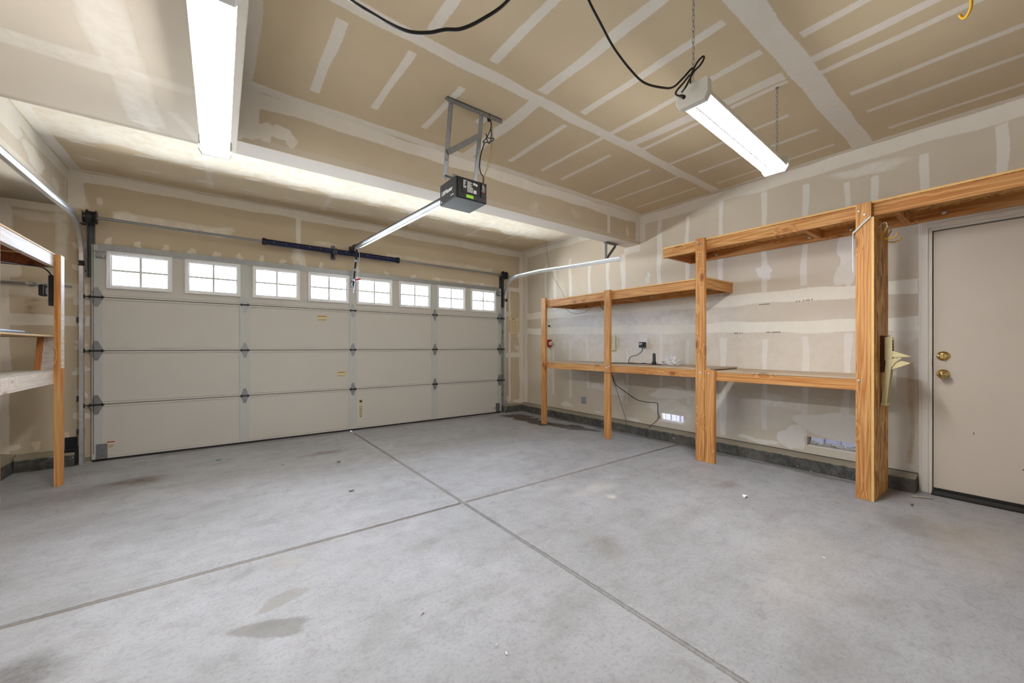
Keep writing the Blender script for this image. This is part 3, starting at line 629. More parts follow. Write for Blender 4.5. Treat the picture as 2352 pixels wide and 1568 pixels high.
# ------------------------------------------------------------------ garage door
gd = empty('door_1', (1.43, 5.50, 0)); tag(gd, 'white sectional double garage door with eight small windows', 'garage door', kind='structure')
DX0, DX1 = -1.0, 3.865; ZD = [.02, .557, 1.085, 1.61, 2.125]; WC = [-.652, -.056, .554, 1.137, 1.723, 2.312, 2.916, 3.51]
CX = [-.975, .232, 1.432, 2.628, 3.84]; YI, YO = 5.497, 5.527
for i in range(4):
    m = MB(); z0, z1 = ZD[i]+.0035, ZD[i+1]-.0035
    if i < 3:
        m.box((DX0, YI+.005, z0+.02), (DX1, YO, z1-.02))
    else:
        wz0, wz1 = 1.712, 2.060; m.box((DX0, YI+.004, z0+.02), (DX1, YO, wz0)); m.box((DX0, YI+.004, wz1), (DX1, YO, z1)); xs = [DX0]
        for c in WC: xs += [c-.235, c+.235]
        xs.append(DX1)
        for a, b in zip(xs[::2], xs[1::2]): m.box((a, YI+.004, wz0), (b, YO, wz1))
    m.box((DX0, YI, z0), (DX1, YO, z0+.018)); m.box((DX0, YI, z1-.018), (DX1, YO, z1))
    sec = m.build('door_section', M_door, gd)
    st = MB()
    for k, c in enumerate(CX):
        hw = .055 if k in (0, 4) else .048; a, b = max(DX0, c-hw), min(DX1, c+hw)
        if k == 0: b = -.925
        if k == 4: a = 3.80
        st.box((a, YI-.003, z0), (b, YI+.006, z1))
    st.build('stile', M_stile, sec, bevel=.001)
    if i < 3: MB().box((DX0, YI+.008, ZD[i+1]-.0034), (DX1, YO, ZD[i+1]+.0034)).build('section_gap', M_dark, gd)
    if i == 3:
        for k, c in enumerate(WC):
            f = MB(); z0w, z1w = 1.70, 2.072
            def ringf(x0, x1, a0, a1, t, y0, y1):
                f.box((x0, y0, a0), (x1, y1, a0+t)); f.box((x0, y0, a1-t), (x1, y1, a1)); f.box((x0, y0, a0+t), (x0+t, y1, a1-t)); f.box((x1-t, y0, a0+t), (x1, y1, a1-t))
            ringf(c-.248, c+.248, z0w, z1w, .015, YI-.012, YI+.006); ringf(c-.234, c+.234, z0w+.014, z1w-.014, .016, YI-.004, YO); ringf(c-.219, c+.219, z0w+.029, z1w-.029, .012, YI+.006, YO)
            fo = f.build('window_frame', M_frame, gd, bevel=.002)
            gr = MB().box((c-.0105, YI+.008, z0w+.03), (c+.0105, YI+.018, z1w-.03)); gr.box((c-.21, YI+.008, 1.875), (c-.0105, YI+.018, 1.896)); gr.box((c+.0105, YI+.008, 1.875), (c+.21, YI+.018, 1.896))
            gr.build('grille', M_frame, fo)
            MB().box((c-.215, YI+.020, z0w+.03), (c+.215, YI+.022, z1w-.03)).build('pane', M_glass, fo)
su = MB().sweep([(-.955, 5.492, 2.10), (3.82, 5.492, 2.10)], [(-.03, 0), (-.03, -.004), (-.012, -.006), (-.012, -.045), (.022, -.045), (.022, -.006), (.034, -.004), (.034, 0)], (0, 0, 1))
su.build('top_strut', G, gd)
MB().box((DX0, YI+.002, .004), (DX1, YO, .024)).cyl((DX0, YI+.012, .010), (DX1, YI+.012, .010), .010, 10).build('bottom_seal', M_dark, gd)
MB().box((DX0+.01, YO+.001, .02), (DX1-.01, YO+.0025, 1.70)).box((DX0+.01, YO+.001, 2.07), (DX1-.01, YO+.0025, 2.12)).build('outer_skin', M_door, gd)
def hinge(x, z, wd, ht, mat, end):
    y = YI-.004; m = MB()
    for s_ in (1, -1):
        m.prism([(x-wd/2, y, z+s_*.004), (x+wd/2, y, z+s_*.004), (x+.012, y, z+s_*ht/2), (x-.012, y, z+s_*ht/2)], (0, -.003, 0))
        m.cyl((x, y-.006, z+s_*.055), (x, y, z+s_*.055), .005, 8); m.cyl((x, y-.006, z+s_*(ht/2-.015)), (x, y, z+s_*(ht/2-.015)), .004, 8); m.cyl((x, y-.007, z+s_*.028), (x, y, z+s_*.028), .006, 8)
    h = m.build('hinge', mat, gd)
    b = MB().cyl((x-wd/2-(.006), y-.007, z), (x+wd/2+.006, y-.007, z), .0075, 10)
    for s_ in (-1, 1): b.box((x+s_*wd*.42-.006, y-.016, z-.013), (x+s_*wd*.42+.006, y, z+.013))
    if end: b.cyl((x, y-.02, z), (x+end*.075, y-.02, z), .005, 10); b.cyl((x+end*.075, y-.02, z), (x+end*.088, y-.02, z), .02, 16)
    b.build('hinge_barrel', M_iron, h)
for k, c in enumerate(CX):
    for z in (.557, 1.085, 1.61):
        e = {0: -1, 4: 1}.get(k, 0)
        hinge(c + (0 if not e else e*-.008), z, .10 if e else .074, .19 if e else .17, G, e)
for s_, x in ((-1, -.99), (1, 3.855)):
    MB().box((x-s_*.02, YI-.006, .03), (x-s_*.10, YI-.003, .17)).box((x-s_*.02, YI-.03, .03), (x-s_*.10, YI-.006, .036)).cyl((x-s_*.05, YI-.012, .12), (x-s_*.05, YI-.006, .12), .008).cyl((x-s_*.07, YI-.012, .07), (x-s_*.07, YI-.006, .07), .008).build('bottom_bracket', G, gd)
    MB().box((x-s_*.02, YI-.006, 1.99), (x-s_*.085, YI-.003, 2.06)).bar((x-s_*.03, YI-.02, 2.0), (x-s_*.05, YI-.02, 2.05), .008, .03).bar((x-s_*.065, YI-.02, 2.0), (x-s_*.08, YI-.02, 2.05), .008, .03).box((x+s_*.0, YI-.022, 2.056), (x-s_*.10, YI-.004, 2.062)).build('top_roller_bracket', G, gd)
MB().box((1.405, YI-.010, 1.88), (1.455, YI-.003, 2.02)).box((1.41, YI-.05, 1.93), (1.415, YI-.010, 1.96)).box((1.445, YI-.05, 1.93), (1.45, YI-.010, 1.96)).build('arm_bracket', G, gd)
def sticker(x0, x1, z0, z1, lines, head=None, pict=False):
    y = YI+.0035; o = MB().box((x0, y, z0), (x1, y+.002, z1)).build('sticker', M_lbl, gd); ink = MB(); yy = y-.0006
    for a, b, c, d in lines: ink.box((x0+(x1-x0)*a, yy, z0+(z1-z0)*c), (x0+(x1-x0)*b, y, z0+(z1-z0)*d))
    ink.build('print', M_ink, o)
    if head: MB().box((x0, yy+.0001, z0+(z1-z0)*head[0]), (x1, y, z0+(z1-z0)*head[1])).build('header_band', M_lblo if not pict else M_red, o)
sticker(1.00, 1.115, 1.455, 1.525, [(.1, .22, .84, .92), (.27, .4, .84, .92), (.5, .62, .84, .92), (.68, .8, .84, .92), (.03, .97, .28, .34), (.03, .95, .1, .15)], (.72, 1))
sticker(1.235, 1.345, .73, .795, [(.15, .3, .84, .92), (.35, .5, .84, .92), (.55, .8, .84, .92), (.03, .97, .28, .34), (.03, .95, .1, .15)], (.72, 1))
sticker(1.513, 1.56, .16, .41, [(.1, .9, .83, .97), (.1, .9, .72, .74)] + [(.1, .9, .12+.045*k, .12+.045*k+.02) for k in range(12)] + [(.2, .8, .05, .09)])
sticker(-.895, -.84, .12, .185, [(.1, .9, .5, .55), (.1, .9, .3, .36), (.1, .8, .12, .18)], (.85, 1), True)
sticker(3.725, 3.765, .06, .11, [(.1, .9, .5, .7), (.1, .9, .2, .3)])

# ------------------------------------------------------------------ tracks
def track(x, side, pts_h, label):
    e = empty('garage_door_track', (x, 5.45, 0)); tag(e, label, 'door track', group='curved steel garage door tracks')
    r = .36; zt = pts_h[0][2]; path = [(x, 5.455, 0), (x, 5.455, .6), (x, 5.455, 1.2), (x, 5.455, zt-r)]
    for k in range(1, 11):
        a = k/10*math.pi/2; path.append((x, 5.455-r+r*math.cos(a), zt-r+r*math.sin(a)))
    path += pts_h
    s = 1 if side < 0 else -1    # channel opens towards the door
    prof = [(-.012*s*-1, .026), (.016*s*-1, .026), (.016*s*-1, -.026), (-.012*s*-1, -.026), (-.012*s*-1, -.020), (.0125*s*-1, -.020), (.0125*s*-1, .020), (-.012*s*-1, .020)]
    MB().sweep(path, prof, (1, 0, 0)).build('rail', GB, e, label='bright galvanised curved rail')
    return e
tl = track(-1.055, -1, [(-1.075, 4.62, 2.325), (-1.09, 3.87, 2.33), (-1.10, 2.7, 2.33)], 'left garage door track curving overhead along the soffit')
tr = track(3.905, 1, [(3.92, 4.56, 2.285), (3.93, 3.80, 2.24), (3.93, 3.06, 2.205)], 'right garage door track curving up towards the beam')
for e, x, s_ in ((tl, -1.02, -1), (tr, 3.885, 1)):
    a = MB().box((x-.004, 5.44, 1.80), (x+.0, 5.528, 2.33)).box((x-.0, 5.522, 1.80), (x+s_*-.04, 5.528, 2.33))
    a.box((x-.05, 5.42, 2.30), (x+.0, 5.528, 2.304)); a.cyl((x-.02, 5.515, 1.86), (x-.02, 5.53, 1.86), .008); a.cyl((x-.02*s_, 5.43, 1.95), (x+.01, 5.43, 1.95), .007)
    a.build('flag_bracket', GD, e)
    for z in (.30, .62, 1.38):
        MB().box((x+s_*.03, 5.515, z-.025), (x+s_*.085, 5.528, z+.03)).cyl((x+s_*.06, 5.505, z), (x+s_*.06, 5.515, z), .008).build('jamb_bracket', GD, e)
    MB().box((x+s_*.02, 5.40, 1.90), (x+s_*.045, 5.46, 1.94)).cyl((x+s_*.02, 5.43, 1.90), (x+s_*.055, 5.43, 1.90), .006, 8).cyl((x+s_*.02, 5.43, 1.93), (x+s_*.055, 5.43, 1.93), .006, 8).build('splice_bolts', M_iron, e)
MB().box((3.95, 3.275, 2.20), (3.954, 3.31, ZS)).box((3.93, 3.27, 2.445), (4.15, 3.31, ZS)).bar((3.957, 3.285, 2.25), (4.13, 3.285, 2.44), .035, .005, (0, 1, 0)).build('hanger_angle', GD, tr)
MB().bar((3.92, 5.44, 2.20), (4.02, 5.36, 2.24), .03, .004).build('support_strap', GD, tr)
# low left sensor bracket
MB().box((-1.18, 5.41, .145), (-1.09, 5.50, .149)).box((-1.18, 5.518, .149), (-1.10, 5.528, .26)).box((-1.10, 5.44, .02), (-1.085, 5.50, .17)).build('sensor_bracket', M_iron, tl)
# jamb wood strips
for x0, nm in ((-1.015, 'left'), (3.868, 'right')):
    MB().box((x0-.0 if nm == 'right' else -1.012, 5.528-.0, 0), (x0+.02 if nm == 'right' else -.99, 5.5299, 1.80)).build('trim_%d' % (4 if nm == 'left' else 5), WPINK, None, label='narrow bare wood jamb strip at the %s of the garage door' % nm, cat='jamb', kind='structure')

# ------------------------------------------------------------------ torsion shaft and springs
ts = empty('torsion_spring_assembly', (1.43, 5.42, 2.36)); tag(ts, 'navy blue torsion springs on a steel shaft above the garage door', 'torsion spring')
ZA, ZB = 2.366, 2.340
def shz(x): return ZA + (ZB-ZA)*(x+1.0)/4.95
MB().cyl((-1.045, 5.42, shz(-1.045)), (3.99, 5.42, shz(3.99)), .0127, 14).build('shaft', G, ts)
for a, b in ((.415, 1.165), (1.215, 2.02)):
    m = MB(); n = 90; pts = []
    m.cyl((a, 5.42, shz(a)), (b, 5.42, shz(b)), .0305, 20)
    turns = int((b-a)/.0075); pp = []
    for k in range(turns*10+1):
        t = k/(turns*10); th = 2*math.pi*turns*t; x = a+(b-a)*t; pp.append((x, 5.42+.0315*math.cos(th), shz(x)+.0315*math.sin(th)))
    m.tube(pp, .0034, 5); m.build('spring', M_navy, ts)
    e_ = a if a < 1 else b
    MB().lathe((e_-.02, 5.42, shz(e_)), (1, 0, 0), [(.02, 0), (.041, .004), (.041, .014), (.034, .02), (.041, .028), (.041, .038), (.02, .042)]).build('winding_cone', M_iron, ts)
    for k in range(5):
        x = a+(b-a)*(.12+.17*k); MB().bar((x, 5.42-.0352, shz(x)+.008), (x+.012, 5.42-.0352, shz(x)-.008), .002, .002).build('paint_mark', M_lw, ts)
MB().lathe((1.165, 5.42, shz(1.19)), (1, 0, 0), [(.03, 0), (.042, .006), (.042, .016), (.03, .02), (.03, .03), (.042, .034), (.042, .044), (.03, .05)]).box((1.17, 5.44, 2.28), (1.21, 5.528, 2.285)).box((1.165, 5.522, 2.265), (1.215, 5.529, 2.45)).box((1.186, 5.42, 2.28), (1.192, 5.525, 2.40)).build('centre_plate', GD, ts)
for x in (-.985, 3.875):
    z = shz(x); MB().lathe((x-.035, 5.42, z), (1, 0, 0), [(.022, 0), (.066, .002), (.066, .010), (.055, .016), (.053, .055), (.060, .060), (.064, .068), (.03, .070)], 28).build('cable_drum', M_iron, ts)
    MB().box((x+(-.06 if x < 0 else .055), 5.38, z-.055), (x+(-.055 if x < 0 else .06), 5.528, z+.045)).build('bearing_plate', GD, ts)
for x in (-.985, 3.875): MB().tube([(x, 5.46, shz(x)-.04), (x+.0, 5.485, 1.2), (x, 5.485, .08)], .0018, 6).build('lift_cable', M_iron, ts)

# ------------------------------------------------------------------ opener
op = empty('garage_door_opener', (1.42, 2.49, 2.30)); tag(op, 'black box ceiling-hung garage door opener with long rail and steel hanger', 'garage door opener')
OX0, OX1, OY0, OY1, OZ0, OZ1 = 1.294, 1.544, 2.372, 2.618, 2.150, 2.298
hs = MB().box((OX0, OY0+.006, OZ0), (OX1, OY1, OZ1)).build('motor_housing', M_opener, op, bevel=.004)
bp = MB().box((OX0+.012, OY0, OZ0+.004), (OX1-.004, OY0+.008, OZ1-.004)).build('rear_panel', M_black, hs, bevel=.002)
MB().box((OX0+.045, OY0-.004, OZ0+.040), (OX1-.062, OY0+.001, OZ1-.014)).build('data_label', M_black, hs, bevel=.002)
pr = MB(); yy = OY0-.0052
for k in range(6): pr.box((OX0+.052, yy, OZ1-.028-k*.0095), (OX0+.052+[.026, .016, .018, .012, .024, .022][k], yy+.001, OZ1-.022-k*.0095))
for k in range(8): pr.box((OX0+.083, yy, OZ1-.027-k*.0052), (OX0+.083+(.040 if k % 3 else .028), yy+.001, OZ1-.0242-k*.0052))
for k in range(9): pr.box((OX0+.083, yy, OZ0+.082-k*.0042-.0), (OX0+.130, yy+.001, OZ0+.0842-k*.0042))
pr.box((OX0+.135, yy, OZ0+.047), (OX0+.158, yy+.001, OZ0+.072)); pr.cyl((OX0+.140, yy, OZ1-.034), (OX0+.140, yy+.001, OZ1-.034), .0095); pr.cyl((OX0+.158, yy, OZ1-.037), (OX0+.158, yy+.001, OZ1-.037), .0095)
pr.build('printed_text', M_lw, hs)
gl_ = MB().box((OX0+.078, OY0-.002, OZ0+.010), (OX0+.135, OY0+.001, OZ0+.032)).build('green_sticker', M_green, hs)
tm = MB().box((OX1-.055, OY0-.006, OZ0+.035), (OX1-.022, OY0, OZ0+.065)).box((OX1-.05, OY0-.004, OZ0+.075), (OX1-.03, OY0, OZ1-.02)); tm.build('terminal_block', M_black, hs)
cw = MB()
for dx in (-.009, 0, .009): cw.tube(smooth([(OX1-.042, OY0-.004, OZ1-.012), (OX1-.040+dx, OY0-.016, OZ1-.05), (OX1-.040+dx*1.2, OY0-.008, OZ1-.075)]), .0016, 6)
cw.build('control_wire', M_lw, hs); MB().box((OX1-.046, OY0-.010, OZ1-.082), (OX1-.032, OY0-.004, OZ1-.070)).build('red_terminal', M_red, hs)
def text(name, body, size, mat, parent, origin, xdir, ydir, bold=0.0):
    cu = bpy.data.curves.new('t', 'FONT'); cu.body = body; cu.size = size; cu.extrude = .0004; cu.offset = bold
    o = bpy.data.objects.new('t', cu); COL.objects.link(o); dg = bpy.context.evaluated_depsgraph_get()
    me = bpy.data.meshes.new_from_object(o.evaluated_get(dg)); bpy.data.objects.remove(o)
    X = Vector(xdir).normalized(); Y = Vector(ydir).normalized(); Z = X.cross(Y)
    root = parent.parent if parent.type == 'MESH' else parent
    M_ = Matrix(((X.x, Y.x, Z.x, origin[0]), (X.y, Y.y, Z.y, origin[1]), (X.z, Y.z, Z.z, origin[2]), (0, 0, 0, 1)))
    me.transform(Matrix.Translation(-Vector(root.location)) @ M_); me.materials.clear(); me.materials.append(mat)
    r = bpy.data.objects.new(name, me); COL.objects.link(r); r.parent = parent; return r
text('lettering', 'LiftMaster', .040, M_lw, hs, (OX0-.0006, 2.590, 2.215), (0, -1, 0), (0, 0, 1), .0009)
MB().box((OX0-.0008, 2.41, 2.178), (OX0, 2.455, 2.183)).build('small_mark', M_lw, hs)
MB().box((OX0-.0008, 2.585, 2.165), (OX0, 2.600, 2.170)).box((OX0-.0008, 2.585, 2.172), (OX0, 2.600, 2.176)).build('corner_mark', M_lw, hs)
RA, RB = Vector((1.42, 2.60, 2.275)), Vector((1.42, 5.36, 2.425))
ra = MB(); ra.bar(RA, RB, .034, .006); ra.bar(RA-Vector((0, 0, .018)), RB-Vector((0, 0, .018)), .004, .034); ra.bar(RA-Vector((0, 0, .036)), RB-Vector((0, 0, .036)), .022, .004)
ra.build('rail', GB, op)
ch = MB(); ch.bar(RA+Vector((-.026, 0, .004)), RB+Vector((-.026, 0, .004)), .007, .012); ch.bar(RA+Vector((.026, 0, .004)), RB+Vector((.026, 0, .004)), .007, .012); ch.build('drive_chain', M_iron, op)
MB().box((1.395, 5.30, 2.395), (1.445, 5.47, 2.455)).cyl((1.39, 5.46, 2.42), (1.45, 5.46, 2.42), .022).box((1.39, 5.515, 2.38), (1.45, 5.529, 2.47)).bar((1.42, 5.46, 2.42), (1.42, 5.52, 2.42), .03, .02).build('header_bracket', M_black, op)
tro = MB().box((1.40, 5.22, 2.385), (1.44, 5.31, 2.415)).build('trolley', GB, op)
MB().bar((1.425, 5.27, 2.39), (1.425, 5.448, 1.945), .022, .006, (0, 1, 0)).build('door_arm', M_black, op)
for t in (.32, .57, .85): 
    c = Vector((1.425, 5.27, 2.39)).lerp(Vector((1.425, 5.448, 1.945)), t); MB().box(c-Vector((.014, .012, .014)), c+Vector((.014, .012, .014))).build('blue_tape_wrap', M_blue, op)
MB().tube(smooth([(1.436, 5.25, 2.385), (1.45, 5.25, 2.30), (1.44, 5.27, 2.15), (1.435, 5.30, 2.01)]), .003, 8).build('release_cord', M_lw, op)
MB().cyl((1.40, 5.30, 1.985), (1.475, 5.30, 2.01), .011, 14).build('release_handle', M_red, op)
MB().cyl((1.41, 5.31, 1.96), (1.40, 5.33, 1.83), .005, 8).tube([(1.385, 5.32, 1.96), (1.372, 5.32, 1.94), (1.378, 5.32, 1.915), (1.40, 5.32, 1.92)], .004, 8).build('handle_pin', G, op)
def angle(m, p, q, a, b, w1=.032, w2=.032, t=.004):   # L section along p-q, legs towards a and b
    p, q, a, b = map(Vector, (p, q, a, b)); 
    m.hexa([p, p+a*w1, p+a*w1+b*t, p+b*t], [q, q+a*w1, q+a*w1+b*t, q+b*t]); m.hexa([p, p+b*w2, p+b*w2+a*t, p+a*t], [q, q+b*w2, q+b*w2+a*t, q+a*t])
hg = MB(); angle(hg, (1.232, 2.385, 2.817), (1.685, 2.385, 2.817), (0, 1, 0), (0, 0, -1), .034, .034); hg.build('hanger_angle', G, op)
h1 = MB(); angle(h1, (1.275, 2.378, 2.80), (1.262, 2.445, 2.285), (-1, 0, 0), (0, 1, 0)); h1.cyl((1.262, 2.372, 2.78), (1.262, 2.38, 2.78), .008); h1.cyl((1.25, 2.425, 2.41), (1.25, 2.433, 2.41), .008)
h1.build('hanger_strut', G, op)
h2 = MB(); angle(h2, (1.52, 2.378, 2.80), (1.505, 2.445, 2.285), (-1, 0, 0), (0, 1, 0)); h2.cyl((1.51, 2.372, 2.78), (1.51, 2.38, 2.78), .008); h2.build('hanger_strut', G, op)
MB().bar((1.255, 2.412, 2.455), (1.505, 2.395, 2.645), .003, .038, (0, 0, 1)).build('diagonal_brace', G, op)
MB().box((1.24, 2.42, OZ1), (1.30, 2.45, OZ1+.004)).prism([(1.285, 2.43, OZ1), (1.325, 2.43, OZ1), (1.325, 2.43, OZ1+.03), (1.30, 2.43, OZ1+.03)], (0, .004, 0)).build('mounting_tab', G, op); MB().box((1.40, 2.41, OZ1), (1.53, 2.45, OZ1+.004)).build('mounting_tab', G, op)
pc = MB(); pc.tube(smooth([(1.585, 2.40, 2.80), (1.585, 2.38, 2.74), (1.57, 2.38, 2.68), (1.535, 2.375, 2.62), (1.51, 2.372, 2.585), (1.555, 2.37, 2.60), (1.595, 2.37, 2.625), (1.60, 2.37, 2.64), (1.55, 2.37, 2.63), (1.535, 2.37, 2.655), (1.548, 2.37, 2.60), (1.57, 2.372, 2.60), (1.58, 2.372, 2.66), (1.578, 2.372, 2.70)]), .0035, 8)
pc.tube(smooth([(1.52, 2.37, 2.58), (1.50, 2.385, 2.50), (1.492, 2.39, 2.42), (1.49, 2.37, 2.36), (1.50, 2.355, 2.33), (1.505, 2.362, 2.295), (1.502, 2.366, 2.27)]), .0045, 8)
pc.cyl((1.575, 2.40, 2.815), (1.575, 2.395, 2.77), .016, 12, .010)
pc.build('power_cord', M_cord, op)
MB().tube(smooth([(1.60, 2.40, 2.80), (1.60, 2.38, 2.66), (1.585, 2.375, 2.56), (1.57, 2.37, 2.46), (1.535, 2.365, 2.38), (1.515, 2.362, 2.33), (1.512, 2.364, 2.28)]), .0022, 6).tube(smooth([(1.60, 2.41, 2.80), (1.595, 2.385, 2.66), (1.58, 2.38, 2.54), (1.55, 2.37, 2.44), (1.525, 2.365, 2.37), (1.508, 2.362, 2.28)]), .0022, 6).build('sensor_wire', plain('tan_wire', RGB(176, 156, 116), .6), op)
MB().box((1.54, 2.42, 2.812), (1.60, 2.53, 2.819)).build('ceiling_outlet', M_white, None, label='white electrical outlet on the ceiling behind the opener hanger', cat='outlet')

# ------------------------------------------------------------------ shop lights
def shop_light(A, B, hw, label, rib=True):
    A, B = Vector(A), Vector(B); d = (B-A).normalized(); s = d.cross(Vector((0, 0, 1))).normalized(); u = Vector((0, 0, 1))
    e = empty('shop_light', tuple((A+B)/2)); tag(e, label, 'ceiling light', group='white hanging shop lights')
    def ring(P, w0, w1, z0, z1): return [P - s*w0 + u*z0, P + s*w0 + u*z0, P + s*w1 + u*z1, P - s*w1 + u*z1]
    MB().hexa(ring(A, hw*.98, hw*.62, .022, .085), ring(B, hw*.98, hw*.62, .022, .085)).build('housing', M_white, e, bevel=.003)
    for P, q in ((A, -1), (B, 1)):
        c = MB(); W1 = hw*1.12
        prof = [(-W1, .018), (-W1*.78, -.012), (W1*.78, -.012), (W1, .018), (W1, .080), (W1*.93, .090), (-W1*.93, .090), (-W1, .080)]
        c.prism([P - d*q*.02 + s*a + u*b for a, b in prof], d*q*.04); c.build('end_cap', M_white, e, bevel=.003)
    L = MB()
    for sg in (-1, 1):
        pr_ = []
        c0 = sg*hw*.47
        for k in range(9):
            a = math.pi*k/8; pr_.append((c0 + hw*.43*math.cos(a), .016 - .022*math.sin(a)))
        pr_ += [(c0 - hw*.43, .022), (c0 + hw*.43, .022)]
        a_ = [A + d*.028 + s*x + u*z for x, z in pr_]; L.prism(a_, (B-A) - d*.056)
    L.build('lit_lens', M_lens, e, label='glowing white lens')
    if rib: MB().hexa([A+d*.03-s*.003-u*.009, A+d*.03+s*.003-u*.009, A+d*.03+s*.0025+u*.02, A+d*.03-s*.0025+u*.02], [B-d*.03-s*.003-u*.009, B-d*.03+s*.003-u*.009, B-d*.03+s*.0025+u*.02, B-d*.03-s*.0025+u*.02]).build('centre_rib', M_greyp, e)
    return e
def chain(e, P, ztop, name='chain'):
    m = MB(); z = P[2]+.085; i = 0
    m.tube([(P[0]-.012, P[1], z), (P[0], P[1], z+.05), (P[0]+.012, P[1], z)], .0012, 6); z += .05
    while z < ztop-.03:
        pts = []
        for k in range(12):
            a = 2*math.pi*k/12; x = .006*math.cos(a); zz = z+.014+.016*math.sin(a)
            pts.append((P[0]+(x if i % 2 else 0), P[1]+(0 if i % 2 else x), zz))
        m.tube(pts, .0014, 5, True); z += .0265; i += 1
    m.tube([(P[0], P[1], z-.004), (P[0], P[1], ztop-.003)], .002, 6); m.cyl((P[0], P[1], ztop-.006), (P[0], P[1], ztop-.001), .010, 10)
    m.build('chain', G, e)
l1 = shop_light((-.02, 1.50, 2.205), (-.02, 2.775, 2.205), .068, 'shop light hanging under the soffit, long end towards the camera', False)
chain(l1, (-.02, 1.72, 2.205), ZS); chain(l1, (-.02, 2.5, 2.205), ZS)
l2 = shop_light((1.845, 1.0, 2.305), (3.03, 1.065, 2.305), .070, 'shop light hanging on chains from the main ceiling with a looped black cord')
chain(l2, (1.845, 1.0, 2.305), ZC); chain(l2, (2.925, 1.02, 2.305), ZC)
sc = empty('extension_cord', (1.5, 1.0, 2.4)); tag(sc, 'thick black power cord sagging from the ceiling to the chained shop light', 'power cord')
def ray(x, y, d):
    k = (x-1176)/900.0; return Vector((d*(math.sin(YAW)+k*math.cos(YAW)), d*(math.cos(YAW)-k*math.sin(YAW)), CAM_H + d*(797-y)/900.0))
pts = [(.23, 1.60, ZC-.006), (.20, 1.56, 2.66), ray(690, -90, 1.28), ray(750, -38, 1.21), ray(805, 0, 1.16), ray(850, 28, 1.15), ray(900, 57, 1.13), ray(942, 73, 1.12), ray(985, 75, 1.12), ray(1022, 68, 1.12), ray(1060, 66, 1.12), ray(1108, 44, 1.13), ray(1168, 0, 1.15), ray(1230, -90, 1.2), (1.0, .80, 2.6), (1.02, .80, 2.62), ray(1320, -80, 1.32), ray(1352, 0, 1.40), ray(1380, 55, 1.48), ray(1410, 110, 1.58), ray(1448, 160, 1.68), ray(1480, 190, 1.76), ray(1520, 201, 1.82), ray(1546, 200, 1.86), ray(1570, 178, 1.88), ray(1588, 158, 1.89), ray(1592, 160, 1.89), ray(1586, 175, 1.89), ray(1586, 198, 1.93)]
MB().tube(smooth(pts, 6), .0048, 8).build('cord', M_cord, sc)
MB().tube(smooth([ray(1590, 165, 1.87), ray(1602, 142, 1.87), ray(1614, 130, 1.87), ray(1617, 134, 1.87), ray(1608, 150, 1.88), ray(1594, 164, 1.87), ray(1586, 178, 1.87), ray(1576, 198, 1.87), ray(1566, 212, 1.90)], 6), .0045, 8).tube(smooth([ray(1584, 172, 1.86), ray(1570, 190, 1.85), ray(1557, 205, 1.84), ray(1552, 214, 1.84), ray(1556, 219, 1.83), ray(1566, 221, 1.82)], 6), .0045, 8).cyl(ray(1564, 221, 1.83), ray(1571, 223, 1.81), .009, 12).build('tied_loop', M_cord, sc)

# ------------------------------------------------------------------ right-hand shelving
sh = empty('wooden_shelving', (4.1, 2.0, 0)); tag(sh, 'long two-tier wooden shelving and workbench built along the right wall', 'shelving')
FX = 3.79
def post(y0, y1, h):
    o = MB().box((FX, y0, 0), (FX+.038, y1, h)).build('post', W['Z'], sh, bevel=.0025)
    return o
post(4.276, 4.365, 1.838); post(3.102, 3.191, 1.818); post(1.943, 2.032, 2.192); post(1.848, 1.939, .898); pb = post(.722, .809, 2.178)
def screws(lst):
    for y, z in lst: MB().lathe((FX+.001, y, z), (-1, 0, 0), [(.009, 0), (.008, .003), (.003, .005)], 12).build('screw', GB, sh)
screws([(2.013, 2.160), (1.975, 2.125), (.79, 2.125), (.758, 2.09), (1.985, .868), (1.90, .863), (3.11, .885), (.79, .872), (3.15, .87)])
def rail_y(name, x0, x1, y0, y1, z0, z1, mat=None): return MB().box((x0, y0, z0), (x1, y1, z1)).build(name, mat or W['Y'], sh, bevel=.002)
# upper shelf
rail_y('front_rail', FX+.038, FX+.076, -1.2, 2.412, 2.078, 2.170); rail_y('back_rail', 4.350, 4.388, -1.2, 2.412, 2.085, 2.170)
MB().box((FX+.03, -1.2, 2.170), (4.388, 2.415, 2.186)).build('shelf_board', M_osb, sh)
MB().box((FX+.0295, -1.2, 2.171), (FX+.031, 2.415, 2.185)).build('shelf_board_edge', M_osbedge, sh)
for y in (2.372, 1.16, .60, -.2): MB().box((FX+.076, y, 2.085 if y > 2 else 2.10), (4.350, y+.038, 2.169)).build('cross_brace', W['X'], sh, bevel=.002)
# middle shelf
rail_y('front_rail', FX+.038, FX+.076, 1.945, 4.31, 1.702, 1.795); rail_y('back_rail', 4.350, 4.388, 1.945, 4.31, 1.705, 1.795)
MB().box((FX+.03, 1.943, 1.795), (4.388, 4.315, 1.809)).build('shelf_board', M_osb, sh)
MB().box((FX+.0295, 1.942, 1.796), (FX+.031, 4.315, 1.808)).build('shelf_board_edge', M_osbedge, sh); MB().box((FX+.03, 1.9418, 1.796), (4.388, 1.943, 1.808)).build('shelf_board_edge', M_osbedge, sh)
for y in (4.27, 3.05, 1.945): MB().box((FX+.076, y, 1.705), (4.350, y+.038, 1.794)).build('cross_brace', W['X'], sh, bevel=.002)
